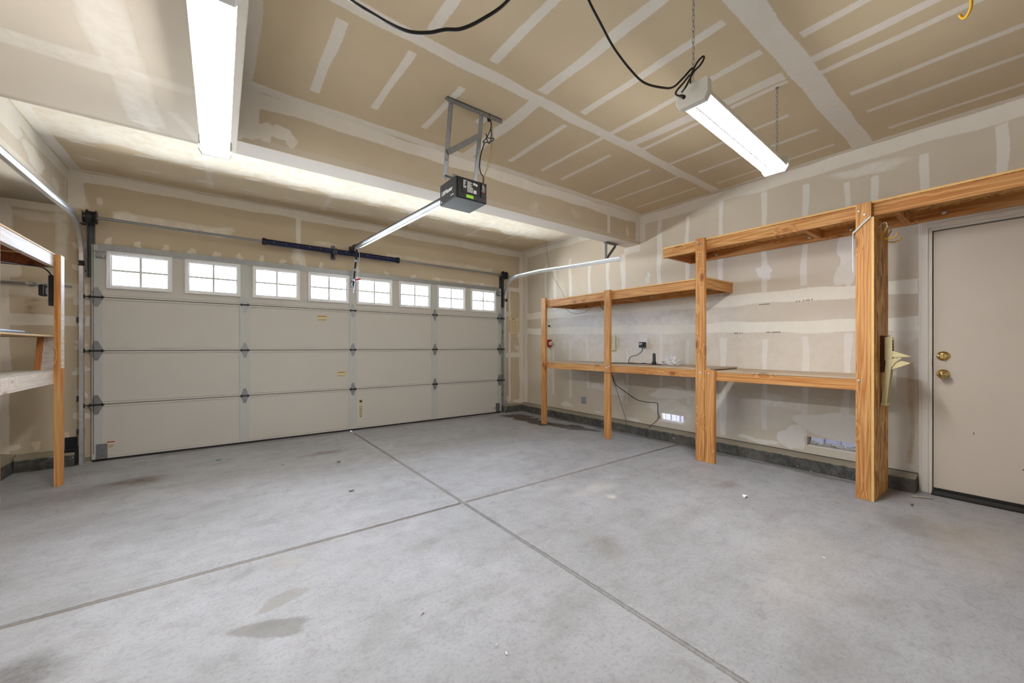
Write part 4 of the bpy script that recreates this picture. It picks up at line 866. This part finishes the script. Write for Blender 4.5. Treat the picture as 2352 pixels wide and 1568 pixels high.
# bench, two lengths
rail_y('front_rail', FX+.038, FX+.076, 1.945, 4.33, .815, .898); rail_y('front_rail', FX+.038, FX+.076, .809, 1.848, .797, .880)
M_deck = wood('worn_deck', 'Y', RGB(196, 178, 154), RGB(178, 158, 132), RGB(120, 90, 66))
MB().box((FX+.034, 1.90, .898), (4.388, 4.34, .912)).build('bench_top', M_deck, sh); MB().box((FX+.034, .722, .880), (4.388, 1.848, .895)).build('bench_top', M_deck, sh)
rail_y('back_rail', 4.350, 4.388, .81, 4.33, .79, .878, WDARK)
for y in (3.9, 3.1, 2.3): MB().box((FX+.076, y, .815), (4.350, y+.038, .897)).build('cross_brace', W['X'], sh)
ob = MB().box((FX, .706, 0), (4.235, .7215, 2.065)).build('side_panel', M_osb, sh, label='rough strand board side panel')
MB().box((FX-.001, .7065, 0), (FX+.001, .721, 2.065)).build('panel_edge', M_osbedge, sh)
for y, z in ((2.1, 2.13), (1.25, 2.13), (.96, 2.135), (.42, 2.13), (2.9, 1.75)): MB().lathe((4.345, y, z), (-1, 0, 0), [(.016, -.005), (.016, .001), (.008, .004), (.006, .008)], 12).build('lag_bolt', GB, sh)

# things on / at the right shelving
cc = empty('can_crusher', (4.0, .68, 1.0)); tag(cc, 'cream metal wall-mounted can crusher with long lever on strand board panel', 'can crusher')
MB().box((3.965, .683, .932), (4.06, .7055, 1.205)).build('mounting_block', WDZ, cc, bevel=.002)
b_ = MB().box((3.972, .640, 1.02), (3.976, .682, 1.195)).box((4.03, .640, 1.02), (4.034, .682, 1.195)).box((3.976, .678, 1.02), (4.03, .682, 1.195)); b_.box((3.972, .640, 1.02), (4.034, .644, 1.05)); b_.build('channel_body', M_cream, cc, bevel=.0015)
MB().cyl((4.0, .662, 1.195), (4.0, .662, 1.212), .008, 12).build('plug', M_white, cc)
sl_ = MB()
for k in range(5): sl_.box((3.9765, .641, 1.07+k*.022), (4.029, .6425, 1.082+k*.022))
sl_.build('slot', M_dark, cc)
def plate(poly, x0, x1, name, mat=M_cream): return MB().prism([(x0, y, z) for y, z in poly], (x1-x0, 0, 0)).build(name, mat, cc, bevel=.001)
plate([(.645, 1.095), (.545, 1.052), (.57, 1.048), (.60, 1.048), (.648, 1.044)], 3.974, 4.03, 'upper_jaw')
plate([(.655, 1.03), (.60, 1.045), (.59, 1.04), (.625, 1.005), (.640, .975), (.655, .97)], 3.968, 3.972, 'link_plate')
plate([(.625, 1.02), (.585, 1.018), (.55, 1.007), (.55, 1.0), (.60, .975), (.645, .955)], 3.976, 4.03, 'lower_jaw')
lv = MB()
lv.hexa([(3.966, .640, 1.028), (3.970, .640, 1.028), (3.970, .674, 1.028), (3.966, .674, 1.028)], [(3.966, .668, .70), (3.970, .668, .70), (3.970, .700, .70), (3.966, .700, .70)])
lv.hexa([(4.030, .640, 1.0), (4.034, .640, 1.0), (4.034, .674, 1.0), (4.030, .674, 1.0)], [(4.030, .668, .70), (4.034, .668, .70), (4.034, .700, .70), (4.030, .700, .70)])
lv.hexa([(3.966, .670, 1.0), (4.034, .670, 1.0), (4.034, .674, 1.0), (3.966, .674, 1.0)], [(3.966, .696, .70), (4.034, .696, .70), (4.034, .700, .70), (3.966, .700, .70)])
lv.box((3.962, .664, .685), (4.038, .702, .705)); lv.build('lever', M_cream, cc, bevel=.0015)
for y, z in ((.657, 1.0), (.661, .955), (.612, 1.04)): MB().cyl((3.963, y, z), (3.969, y, z), .005, 10).build('rivet', GB, cc)
yh = empty('yellow_wire_hook', (4.02, .66, 1.97)); tag(yh, 'pair of yellow dipped wire utility hooks at the top of the panel', 'hook')
for dx, dz in ((0, 0), (.13, -.005)):
    a = 3.93+dx
    MB().tube(smooth([(a, .7045, 2.01+dz), (a, .690, 2.035+dz), (a, .665, 2.035+dz), (a, .660, 2.0+dz)], 3), .003, 8).build('wire', GB, yh)
    MB().tube([(a, .660, 2.0+dz), (a, .700, 1.925+dz), (a+.01, .640, 1.915+dz), (a+.012, .615, 1.925+dz), (a+.012, .608, 1.945+dz)], .0048, 8).build('dipped_tip', M_yel, yh)
cw_ = MB().tube(smooth([(3.784, .725, 2.062), (3.784, .76, 2.03), (3.784, .800, 1.985), (3.784, .822, 1.965), (3.79, .824, 1.94), (3.79, .824, 1.80), (3.79, .823, 1.68)], 4), .0035, 8).tube(smooth([(3.783, .722, 2.070), (3.783, .76, 2.04), (3.783, .800, 1.995), (3.783, .826, 1.972)], 4), .003, 8).build('looped_white_wire', M_lw, None)
tag(cw_, 'white wire looped around the tallest corner post of the shelving', 'cord')  # a length of white wire hung around the corner post
# outlets and small things on the right wall
def wallbox(name, y0, y1, z0, z1, t, mat, label, cat, **kw):
    e = empty(name, (XR, (y0+y1)/2, z0)); tag(e, label, cat)
    MB().box((XR-t, y0, z0), (XR-.001, y1, z1)).build('plate', mat, e, bevel=.003); return e
e = wallbox('power_strip', 3.475, 3.585, 1.075, 1.285, .03, M_ivory, 'ivory multi-outlet strip on the wall beside the second shelf post', 'power strip')
for k in range(6): MB().box((XR-.0312, 3.505, 1.105+k*.03), (XR-.029, 3.512, 1.113+k*.03)).box((XR-.0312, 3.525, 1.105+k*.03), (XR-.029, 3.532, 1.113+k*.03)).build('socket', M_dark, e)
e = wallbox('light_switch_plate', 3.44, 3.452, 1.13, 1.25, .03, M_white, 'narrow white plate right of the ivory multi-outlet strip', 'wall plate')
e = wallbox('wall_outlet', 2.975, 3.055, 1.10, 1.235, .012, M_white, 'white wall outlet above the bench with a black adapter in it', 'outlet')
MB().box((XR-.0135, 2.995, 1.17), (XR-.0115, 3.035, 1.22)).build('socket', M_frame, e)
ad = empty('power_adapter', (XR-.03, 3.03, 1.11)); tag(ad, 'black square power adapter plugged into the white wall outlet', 'power adapter')
MB().box((XR-.075, 2.995, 1.115), (XR-.0137, 3.065, 1.185)).build('adapter_body', M_black, ad, bevel=.005)
MB().box((XR-.0756, 3.03, 1.145), (XR-.075, 3.055, 1.150)).box((XR-.0756, 3.035, 1.155), (XR-.075, 3.055, 1.172)).box((XR-.0756, 3.015, 1.155), (XR-.075, 3.028, 1.172)).build('printed_mark', M_lw, ad)
MB().tube(smooth([(XR-.045, 3.03, 1.115), (XR-.045, 3.035, 1.07), (XR-.05, 3.10, 1.02), (XR-.06, 3.18, 1.0), (XR-.07, 3.21, .97), (XR-.08, 3.215, .925), (XR-.10, 3.20, .917), (XR-.13, 3.12, .917), (XR-.20, 3.0, .917), (XR-.24, 2.9, .917), (XR-.20, 2.85, .918), (XR-.25, 2.80, .918), (XR-.22, 2.72, .917), (XR-.28, 2.62, .917)]), .0042, 8).build('cable', M_black, ad)
bc = MB().tube(smooth([(FX+.06, 3.08, .925), (FX+.12, 3.18, .920), (FX+.20, 3.16, .920), (FX+.28, 3.05, .919), (FX+.30, 2.92, .919), (FX+.33, 2.84, .925), (FX+.30, 2.76, .919), (FX+.36, 2.68, .919), (FX+.3, 2.6, .919)]), .004, 8).build('black_cable', M_black, None)
tag(bc, 'black cable lying across the bench behind the second shelf post', 'cable')
fl_ = empty('flashlight', (4.10, 2.70, .912)); tag(fl_, 'small black flashlight standing upright on the bench', 'flashlight')
MB().lathe((4.10, 2.70, .9125), (0, 0, 1), [(.024, 0), (.026, .004), (.026, .030), (.019, .040), (.017, .12), (.014, .13), (.010, .136)], 20).build('body', M_black, fl_)
MB().lathe((4.10, 2.70, .9165), (0, 0, 1), [(.0265, 0), (.0275, .003), (.0275, .022), (.0265, .026)], 20).build('head_ring', M_dark, fl_)
# crumpled plastic bag
bg_ = MB(); R = random.Random(5); n1, n2 = 26, 16; vs = []
for i in range(n2+1):
    for k in range(n1):
        th = 2*math.pi*k/n1; ph = math.pi*i/n2; r = .75 + .45*R.random()
        vs.append((4.17 + .09*r*math.sin(ph)*math.cos(th), 2.52 + .105*r*math.sin(ph)*math.sin(th), .9135 + max(0, .038 + .050*r*math.cos(ph)*(1+.5*math.sin(th*2)))))
bg_.add(vs, [(i*n1+k, i*n1+(k+1) % n1, (i+1)*n1+(k+1) % n1, (i+1)*n1+k) for i in range(n2) for k in range(n1)])
tag(bg_.build('crumpled_plastic_bag', M_bag, None), 'crumpled clear plastic bag on the bench right of the flashlight', 'plastic bag')
rb = empty('red_pencil_sharpener', (XR, 4.83, 1.11)); tag(rb, 'small red wall-mounted box with crank behind the corner shelf post', 'pencil sharpener')
MB().box((XR-.07, 4.79, 1.12), (XR-.002, 4.87, 1.245)).build('red_body', M_red, rb, bevel=.006)
MB().lathe((XR-.035, 4.79, 1.18), (0, -1, 0), [(.03, 0), (.035, .01), (.033, .03), (.01, .035)], 16).build('side_cup', M_ivory, rb); MB().tube([(XR-.035, 4.755, 1.18), (XR-.035, 4.74, 1.20), (XR-.035, 4.735, 1.15)], .004, 8).build('crank', GB, rb)
ap = wallbox('access_plate', 4.03, 4.13, .27, .375, .008, M_greyp, 'square grey metal junction plate low on the right wall', 'wall plate')
MB().cyl((XR-.010, 4.08, .285), (XR-.008, 4.08, .285), .005).build('screw', M_iron, ap); MB().cyl((XR-.010, 4.08, .36), (XR-.008, 4.08, .36), .005).build('screw', M_iron, ap)
bh = MB().lathe((XR-.001, 4.84, 1.47), (-1, 0, 0), [(.014, 0), (.016, .01), (.008, .016), (.010, .03), (.006, .034)], 14).build('black_wall_knob', M_black, None); tag(bh, 'small black knob on the wall above the red box', 'knob')
# wires at the wall
def wire(name, pts, r, mat, label): tag(MB().tube(smooth(pts, 6), r, 8).build(name, mat, None), label, 'wire')
wire('thin_grey_wire', [(4.225, 4.74, 2.818), (4.235, 4.73, 2.62), (4.27, 4.70, 2.4), (4.30, 4.62, 2.2), (4.34, 4.50, 2.0), (4.36, 4.42, 1.83)], .0022, M_iron, 'thin dark wire falling from the ceiling behind the right track')
wire('grey_shelf_wire', [(4.3, 4.425, 1.773), (4.28, 4.319, 1.689), (4.22, 4.122, 1.619), (4.15, 3.865, 1.61), (4.08, 3.656, 1.663), (4.0, 3.478, 1.736)], .0024, M_iron, 'grey wire sagging under the middle shelf')
wire('black_tied_wire', [(3.98, 3.431, 1.73), (3.93, 3.366, 1.647), (3.93, 3.302, 1.597), (3.93, 3.257, 1.622), (3.93, 3.24, 1.66), (3.935, 3.27, 1.62), (3.93, 3.281, 1.546), (3.93, 3.246, 1.472)], .003, M_black, 'black wire hanging beside the top of the second shelf post')
wire('black_drop_cable', [(3.835, 3.1, 0.8), (3.85, 3.12, 0.79), (3.95, 3.14, 0.659), (4.08, 3.088, 0.558), (4.22, 3.028, 0.46), (4.3, 2.938, 0.43), (4.375, 2.846, 0.424), (4.38, 2.831, 0.371), (4.383, 2.833, 0.305), (4.42, 2.829, 0.251)], .0042, M_black, 'black cable running from the second shelf post to the left wall vent')
wire('thin_drop_wire', [(3.84, 3.098, 0.775), (3.95, 3.113, 0.564), (4.12, 3.172, 0.352), (4.245, 3.206, 0.161), (4.252, 3.21, 0.1)], .0022, M_iron, 'thin wire hanging from the second shelf post down to the curb')
wire('vent_loop_wire', [(4.42, 2.829, 0.251), (4.383, 2.839, 0.212), (4.36, 2.867, 0.177), (4.31, 2.895, 0.129), (4.262, 2.905, 0.075), (4.25, 2.929, 0.035)], .0032, M_iron, 'dark wire curling out of the left wall vent onto the curb')
wr = MB().box((FX-.003, 3.099, .803), (FX, 3.194, .809)).box((FX-.003, 3.098, .803), (FX+.04, 3.101, .809)).build('wire_tie', M_rust, None); tag(wr, 'thin dark tie wrapped around the second shelf post', 'tie')
# vents: screen, sill debris
for (y0, y1, z0, z1), nm in zip(VENTS, ('left', 'right')):
    v = empty('wall_vent', (XR+.1, (y0+y1)/2, z0)); tag(v, 'low rectangular screened vent, the %s' % ('one with cables beside the post pair' if nm == 'left' else 'one next to the tall corner post'), 'vent', group='low wall vents')
    sm = MB()
    k = 0
    if nm == 'right':
        while y0 + k*.006 < y1: sm.box((XR+.118, y0+k*.006, z0), (XR+.1195, y0+k*.006+.0022, z1)); k += 1
        k = 0
        while z0 + k*.006 < z1: sm.box((XR+.1195, y0, z0+k*.006), (XR+.121, y1, z0+k*.006+.0022)); k += 1
    else:
        for k in range(5): sm.box((XR+.118, y0+.02+k*.07, z0), (XR+.121, y0+.023+k*.07, z1)).box((XR+.118, y0, z1-.004), (XR+.121, y1, z1))
    sm.build('insect_screen', plain('screen_grey', RGB(150, 144, 158), .6), v)
    MB().box((XR+.004, y0+.001, z0), (XR+.11, y1-.001, z0+.012)).build('sill', M_chip, v)
pe = MB(); R = random.Random(9)
for k in range(120):
    y = .905 + R.random()*.36; x = XR+.03+R.random()*.07; z = .215 + R.random()*.022; r = .007+.006*R.random(); a = R.random()*6
    pe.prism([(x+r*math.cos(a+q*1.05), y+r*math.sin(a+q*1.05), z+.004*math.sin(q*2+a)) for q in range(6)], (0, 0, .002))
tag(pe.build('fallen_petals', M_chip, None), 'white petals drifted along the right vent sill', 'petals', kind='stuff')
yard = MB().box((XR+.16, -6, -.16), (5.9, 9, -.04)).build('trim_6', plain('side_yard_paving', RGB(150, 144, 138), .9, var=.2), None, label='narrow paved side yard outside the low vents', cat='side yard', kind='structure')
nb = MB(); nb.box((5.7, -6, -.1), (5.9, 9, 3.4))  # board wall added and sized to block sky light at the vents
for k in range(100): nb.box((5.685, -6+k*.15, -.1), (5.7, -5.87+k*.15, 3.4))
nb.build('wall_sky_block', plain('sky_block_boards', RGB(128, 122, 128), .8, var=.3, vs=2.5), None, label='pinkish grey boards across the side yard, added to block sky light', cat='wall', kind='structure')

# ------------------------------------------------------------------ entry door
d2 = empty('door_2', (XR, .03, 0)); tag(d2, 'plain beige entry door with brass deadbolt and knob', 'door', kind='structure')
sl2 = MB().box((XR+.004, DY0+.018, .045), (XR+.045, .478, 2.005)).build('slab', M_trim, d2, bevel=.002)
fr_ = MB()
for y0, y1 in ((.499, .555), (DY0-.055, DY0+.001)): fr_.box((XR-.014, y0, 0), (XR+.0, y1, 2.085)); fr_.box((XR-.019, y0+.004 if y0 > 0 else y0+.018, 0), (XR-.014, y0+.040 if y0 > 0 else y1-.004, 2.07)); 
fr_.box((XR-.014, DY0+.001, 2.031), (XR, .499, 2.085)); fr_.box((XR-.019, DY0+.001, 2.04), (XR-.014, .503, 2.07))
fr_.build('casing', M_case, d2, bevel=.003)
MB().box((XR-.012, .4835, 0), (XR+.10, .4995, 2.03)).box((XR-.012, DY0, 0), (XR+.10, DY0+.015, 2.03)).box((XR-.012, DY0+.015, 2.012), (XR+.10, .4835, 2.03)).build('jamb', M_case, d2, bevel=.001)
MB().box((XR-.0125, .4832, .97), (XR+.001, .4840, 1.03)).build('chipped_paint', M_rust, d2)
MB().box((XR+.046, .47, .02), (XR+.06, .484, 2.01)).box((XR+.046, DY0+.01, .02), (XR+.06, DY0+.02, 2.01)).box((XR+.046, DY0+.01, 2.0), (XR+.06, .484, 2.015)).build('weather_strip', M_dark, d2)
MB().box((XR-.06, DY0+.016, 0), (XR+.10, .4830, .012)).cyl((XR-.045, DY0+.016, .012), (XR-.045, .4830, .012), .010, 10).cyl((XR-.015, DY0+.016, .016), (XR-.015, .4830, .016), .012, 10).box((XR+.0, DY0+.02, .014), (XR+.04, .478, .044)).build('threshold', M_dark, d2)
def rose(z, knob):
    r = MB().lathe((XR+.004, .427, z), (-1, 0, 0), [(.034, 0), (.036, .004), (.033, .008), (.028, .009), (.026, .013), (.018, .015)], 32).build('deadbolt' if not knob else 'door_knob', M_brass, d2)
    if knob: MB().lathe((XR-.011, .427, z), (-1, 0, 0), [(.012, 0), (.012, .02), (.022, .028), (.028, .040), (.027, .052), (.018, .060), (.010, .061), (.009, .063), (.003, .0635)], 32).build('knob', M_brass, r)
    else: MB().cyl((XR-.011, .427, z), (XR-.020, .427, z), .009, 16).box((XR-.040, .4235, z-.018), (XR-.018, .4305, z+.018)).build('thumb_turn', M_brass, r)
rose(1.053, False); rose(.916, True)
MB().box((XR+.0034, .05, .28), (XR+.0041, .062, .286)).box((XR+.0034, .275, .485), (XR+.0041, .279, .50)).build('scuff', M_inkd, d2)

# ------------------------------------------------------------------ left shelving
ls = empty('wooden_shelf_unit', (-1.3, 4.2, 0)); tag(ls, 'wooden storage shelf against the left wall with pale front rails', 'shelf unit')
PX0, PX1 = -1.065, -1.027
for y in (4.70, 3.529): MB().box((PX0, y, 0), (PX1, y+.089, 1.862)).build('post', W['Z'], ls, bevel=.002)
MB().box((PX1-.0005, 4.706, .95), (PX1+.0012, 4.786, 1.858)).build('glare_face', WGLARE, ls, label='post side with window glare put in as pale colour')  # pale plate: window glare on the post painted in
MB().box((PX0-.038, 2.6, 1.765), (PX0, 4.80, 1.856)).build('front_rail', WGLARE, ls, bevel=.002); MB().box((-1.56, 2.6, 1.765), (-1.522, 4.80, 1.856)).build('back_rail', WDARK, ls)
MB().box((-1.56, 2.6, 1.857), (PX0+.004, 4.80, 1.868)).build('shelf_board', plain('plywood', RGB(206, 170, 120), .7, var=.12, vs=20), ls)
for y in (4.76, 4.1, 3.4): MB().box((-1.522, y, 1.767), (PX0-.038, y+.038, 1.855)).build('cross_brace', WDARK, ls)
MB().box((PX0-.038, 2.6, .828), (PX0, 4.80, .926)).build('front_rail', WGLARE, ls, bevel=.002); MB().box((-1.56, 2.6, .828), (-1.522, 4.80, .926)).build('back_rail', WDARK, ls)
MB().box((-1.56, 2.6, .926), (PX0-.002, 4.80, .938)).build('shelf_board', plain('worn_ply', RGB(190, 182, 170), .7, var=.2, vs=18), ls)
MB().box((-1.56, 2.6, 1.202), (PX0-.002, 5.0, 1.214)).build('middle_board', plain('plywood_edge', RGB(206, 176, 130), .7, var=.2, vs=30), ls)
sb = MB().hexa([(-1.170, 4.695, .938), (-1.132, 4.695, .938), (-1.132, 5.0, .938), (-1.170, 5.0, .938)], [(-1.150, 4.695, 1.202), (-1.112, 4.695, 1.202), (-1.112, 5.0, 1.202), (-1.150, 5.0, 1.202)]).build('shelf_support_block', WGLARE, ls)
MB().add([(-1.170, 4.6945, .938), (-1.132, 4.6945, .938), (-1.112, 4.6945, 1.202), (-1.150, 4.6945, 1.202)], [(0, 1, 2, 3)]).build('end_grain_face', M_end, sb)
ty = empty('metal_tray', (-1.3, 4.2, 1.214)); tag(ty, 'flat silver and black tray lying on the left middle shelf', 'tray')
MB().box((-1.50, 3.4, 1.2145), (-1.10, 4.40, 1.226)).build('base', M_black, ty, bevel=.004); MB().box((-1.50, 3.4, 1.2265), (-1.12, 4.34, 1.236)).build('rim', GB, ty, bevel=.004)
wb = empty('white_plastic_tub', (-1.3, 3.7, .938)); tag(wb, 'stacked white plastic tub on the left lower shelf', 'tub')
for z, nm in ((.939, 'lower_tub'), (1.012, 'upper_tub')):
    m = MB(); m.hexa([(-1.30, 3.45, z), (-1.12, 3.45, z), (-1.12, 3.765, z), (-1.30, 3.765, z)], [(-1.31, 3.44, z+.07), (-1.105, 3.44, z+.07), (-1.105, 3.79, z+.07), (-1.31, 3.79, z+.07)])
    m.build(nm, M_frame, wb, bevel=.003)
bx = empty('black_speaker_box', (-1.10, 4.72, 1.45)); tag(bx, 'flat black box with grey edge mounted behind the left shelf post', 'electrical box')
MB().box((-1.103, 4.75, 1.455), (PX0-.001, 4.86, 1.70)).build('case', M_black, bx, bevel=.002); MB().box((-1.108, 4.745, 1.455), (-1.1035, 4.86, 1.70)).build('grey_edge', M_greyp, bx)
pa = empty('plug_adapter', (-1.13, 4.78, 1.52)); tag(pa, 'rounded black plug adapter beside the flat black box', 'plug')
MB().box((-1.160, 4.75, 1.530), (-1.124, 4.83, 1.622)).build('plug_body', M_black, pa, bevel=.010); MB().box((-1.124, 4.77, 1.545), (-1.1085, 4.82, 1.60)).build('plug_neck', M_greyp, pa)
wire('black_curved_cable', [(-1.30, 3.80, 1.700), (-1.28, 4.0, 1.705), (-1.26, 4.25, 1.712), (-1.20, 4.55, 1.74), (-1.14, 4.7, 1.755), (-1.115, 4.76, 1.74), (-1.093, 4.79, 1.70)], .006, M_black, 'thick black cable arching down to the flat black box')
sp_ = MB().box((-1.58, 5.505, 1.688), (-1.18, 5.512, 1.712)).box((-1.18, 5.505, 1.690), (-1.13, 5.512, 1.705)).build('slotted_strap', G, None)
tag(sp_, 'galvanised slotted strap screwed across the front wall behind the left shelf', 'strap')
m = MB()
for k in range(3): m.box((-1.42+k*.07, 5.502, 1.695), (-1.39+k*.07, 5.5049, 1.71)); m.box((-1.385+k*.07, 5.502, 1.697), (-1.378+k*.07, 5.5049, 1.712))
o = m.build('strap_clip', GB, sp_)
o = MB().box((-1.40, 5.5125, 1.68), (-1.37, 5.5285, 1.72)).build('standoff', G, sp_)

# ------------------------------------------------------------------ notice, hooks, debris
npz = empty('wall_notice', (4.17, 5.528, 1.36)); tag(npz, 'yellowed printed form stapled to the wall right of the garage door', 'notice')
MB().box((4.055, 5.5265, 1.365), (4.27, 5.5285, 1.635)).build('sheet', M_paper, npz)
ik = MB(); ik.box((4.12, 5.526, 1.612), (4.19, 5.5265, 1.624))
for k in range(12): ik.box((4.065, 5.526, 1.59-k*.018), (4.26 if k % 3 else 4.20, 5.5265, 1.5925-k*.018))
for x in (4.065, 4.13, 4.2, 4.258): ik.box((x, 5.526, 1.385), (x+.0015, 5.5265, 1.59))
ik.build('print', M_ink, npz)
ch_ = MB().tube(smooth([(2.80, .20, 2.818), (2.795, .20, 2.78), (2.79, .185, 2.74), (2.80, .185, 2.70), (2.83, .20, 2.685), (2.86, .215, 2.70), (2.855, .225, 2.72)], 6), .006, 10).build('ceiling_hook', M_yel, None)
tag(ch_, 'curved yellow storage hook screwed into the ceiling', 'hook')
def flake(name, x, y, r, mat, label, cat, seed, asp=.6, rot=0, thick=.002):
    u, v = at(x, y); R = random.Random(seed); n = 9; top = []
    for k in range(n):
        a = 2*math.pi*k/n; rr = r*(.6+.6*R.random()); px = rr*math.cos(a); py = rr*asp*math.sin(a)
        top.append((u+px*math.cos(rot)-py*math.sin(rot), v+px*math.sin(rot)+py*math.cos(rot), .0055 + .5*thick*math.sin(a*2+seed)))
    tag(MB().prism(top, (0, 0, thick)).build(name, mat, None), label, cat)
flake('dry_leaf', 778, 1061, .022, M_leaf, 'small dry leaf on the floor nearest the garage door centre', 'leaf', 1)
flake('dry_leaf', 807, 1128, .018, M_leaf, 'small dry leaf on the floor left of the joint crossing', 'leaf', 2)
flake('dry_leaf', 650, 1068, .015, M_leaf, 'small dark leaf between the blue scrap and the middle of the door', 'leaf', 3, .35)
flake('plastic_scrap', 502, 1057, .035, M_teal, 'tiny teal plastic scrap on the floor near the garage door', 'scrap', 4, .3, .4)
flake('pebble', 1712, 1142, .018, M_chip, 'pale pebble on the floor in front of the right vent', 'pebble', 5, .9, 0, .009)
flake('paint_chip', 1892, 1283, .011, M_chip, 'white paint chip on the open floor at right', 'paint chip', 6, .25, .9)
flake('paint_chip', 1163, 1503, .010, M_chip, 'long white paint chip at the bottom of the floor', 'paint chip', 7, .3, 1.4)
flake('paint_chip', 1140, 1484, .005, M_chip, 'tiny white paint chip just above the long one', 'paint chip', 8)
flake('plaster_scrap', 2118, 1143, .075, plain('dusty_strip', RGB(186, 180, 170), .7), 'flat dusty strip of paper on the floor beside the entry door', 'scrap', 9, .18, -1.1)
flake('dry_leaf', 2095, 1160, .015, M_leaf, 'dark crumb of leaf beside the dusty strip', 'leaf', 10)
flake('paper_scrap', 203, 1063, .03, M_chip, 'white scrap at the foot of the left track', 'scrap', 11, .3, .3)
flake('twig', 970, 1414, .014, M_leaf, 'small dark twig on the near floor', 'twig', 12, .12, .5)
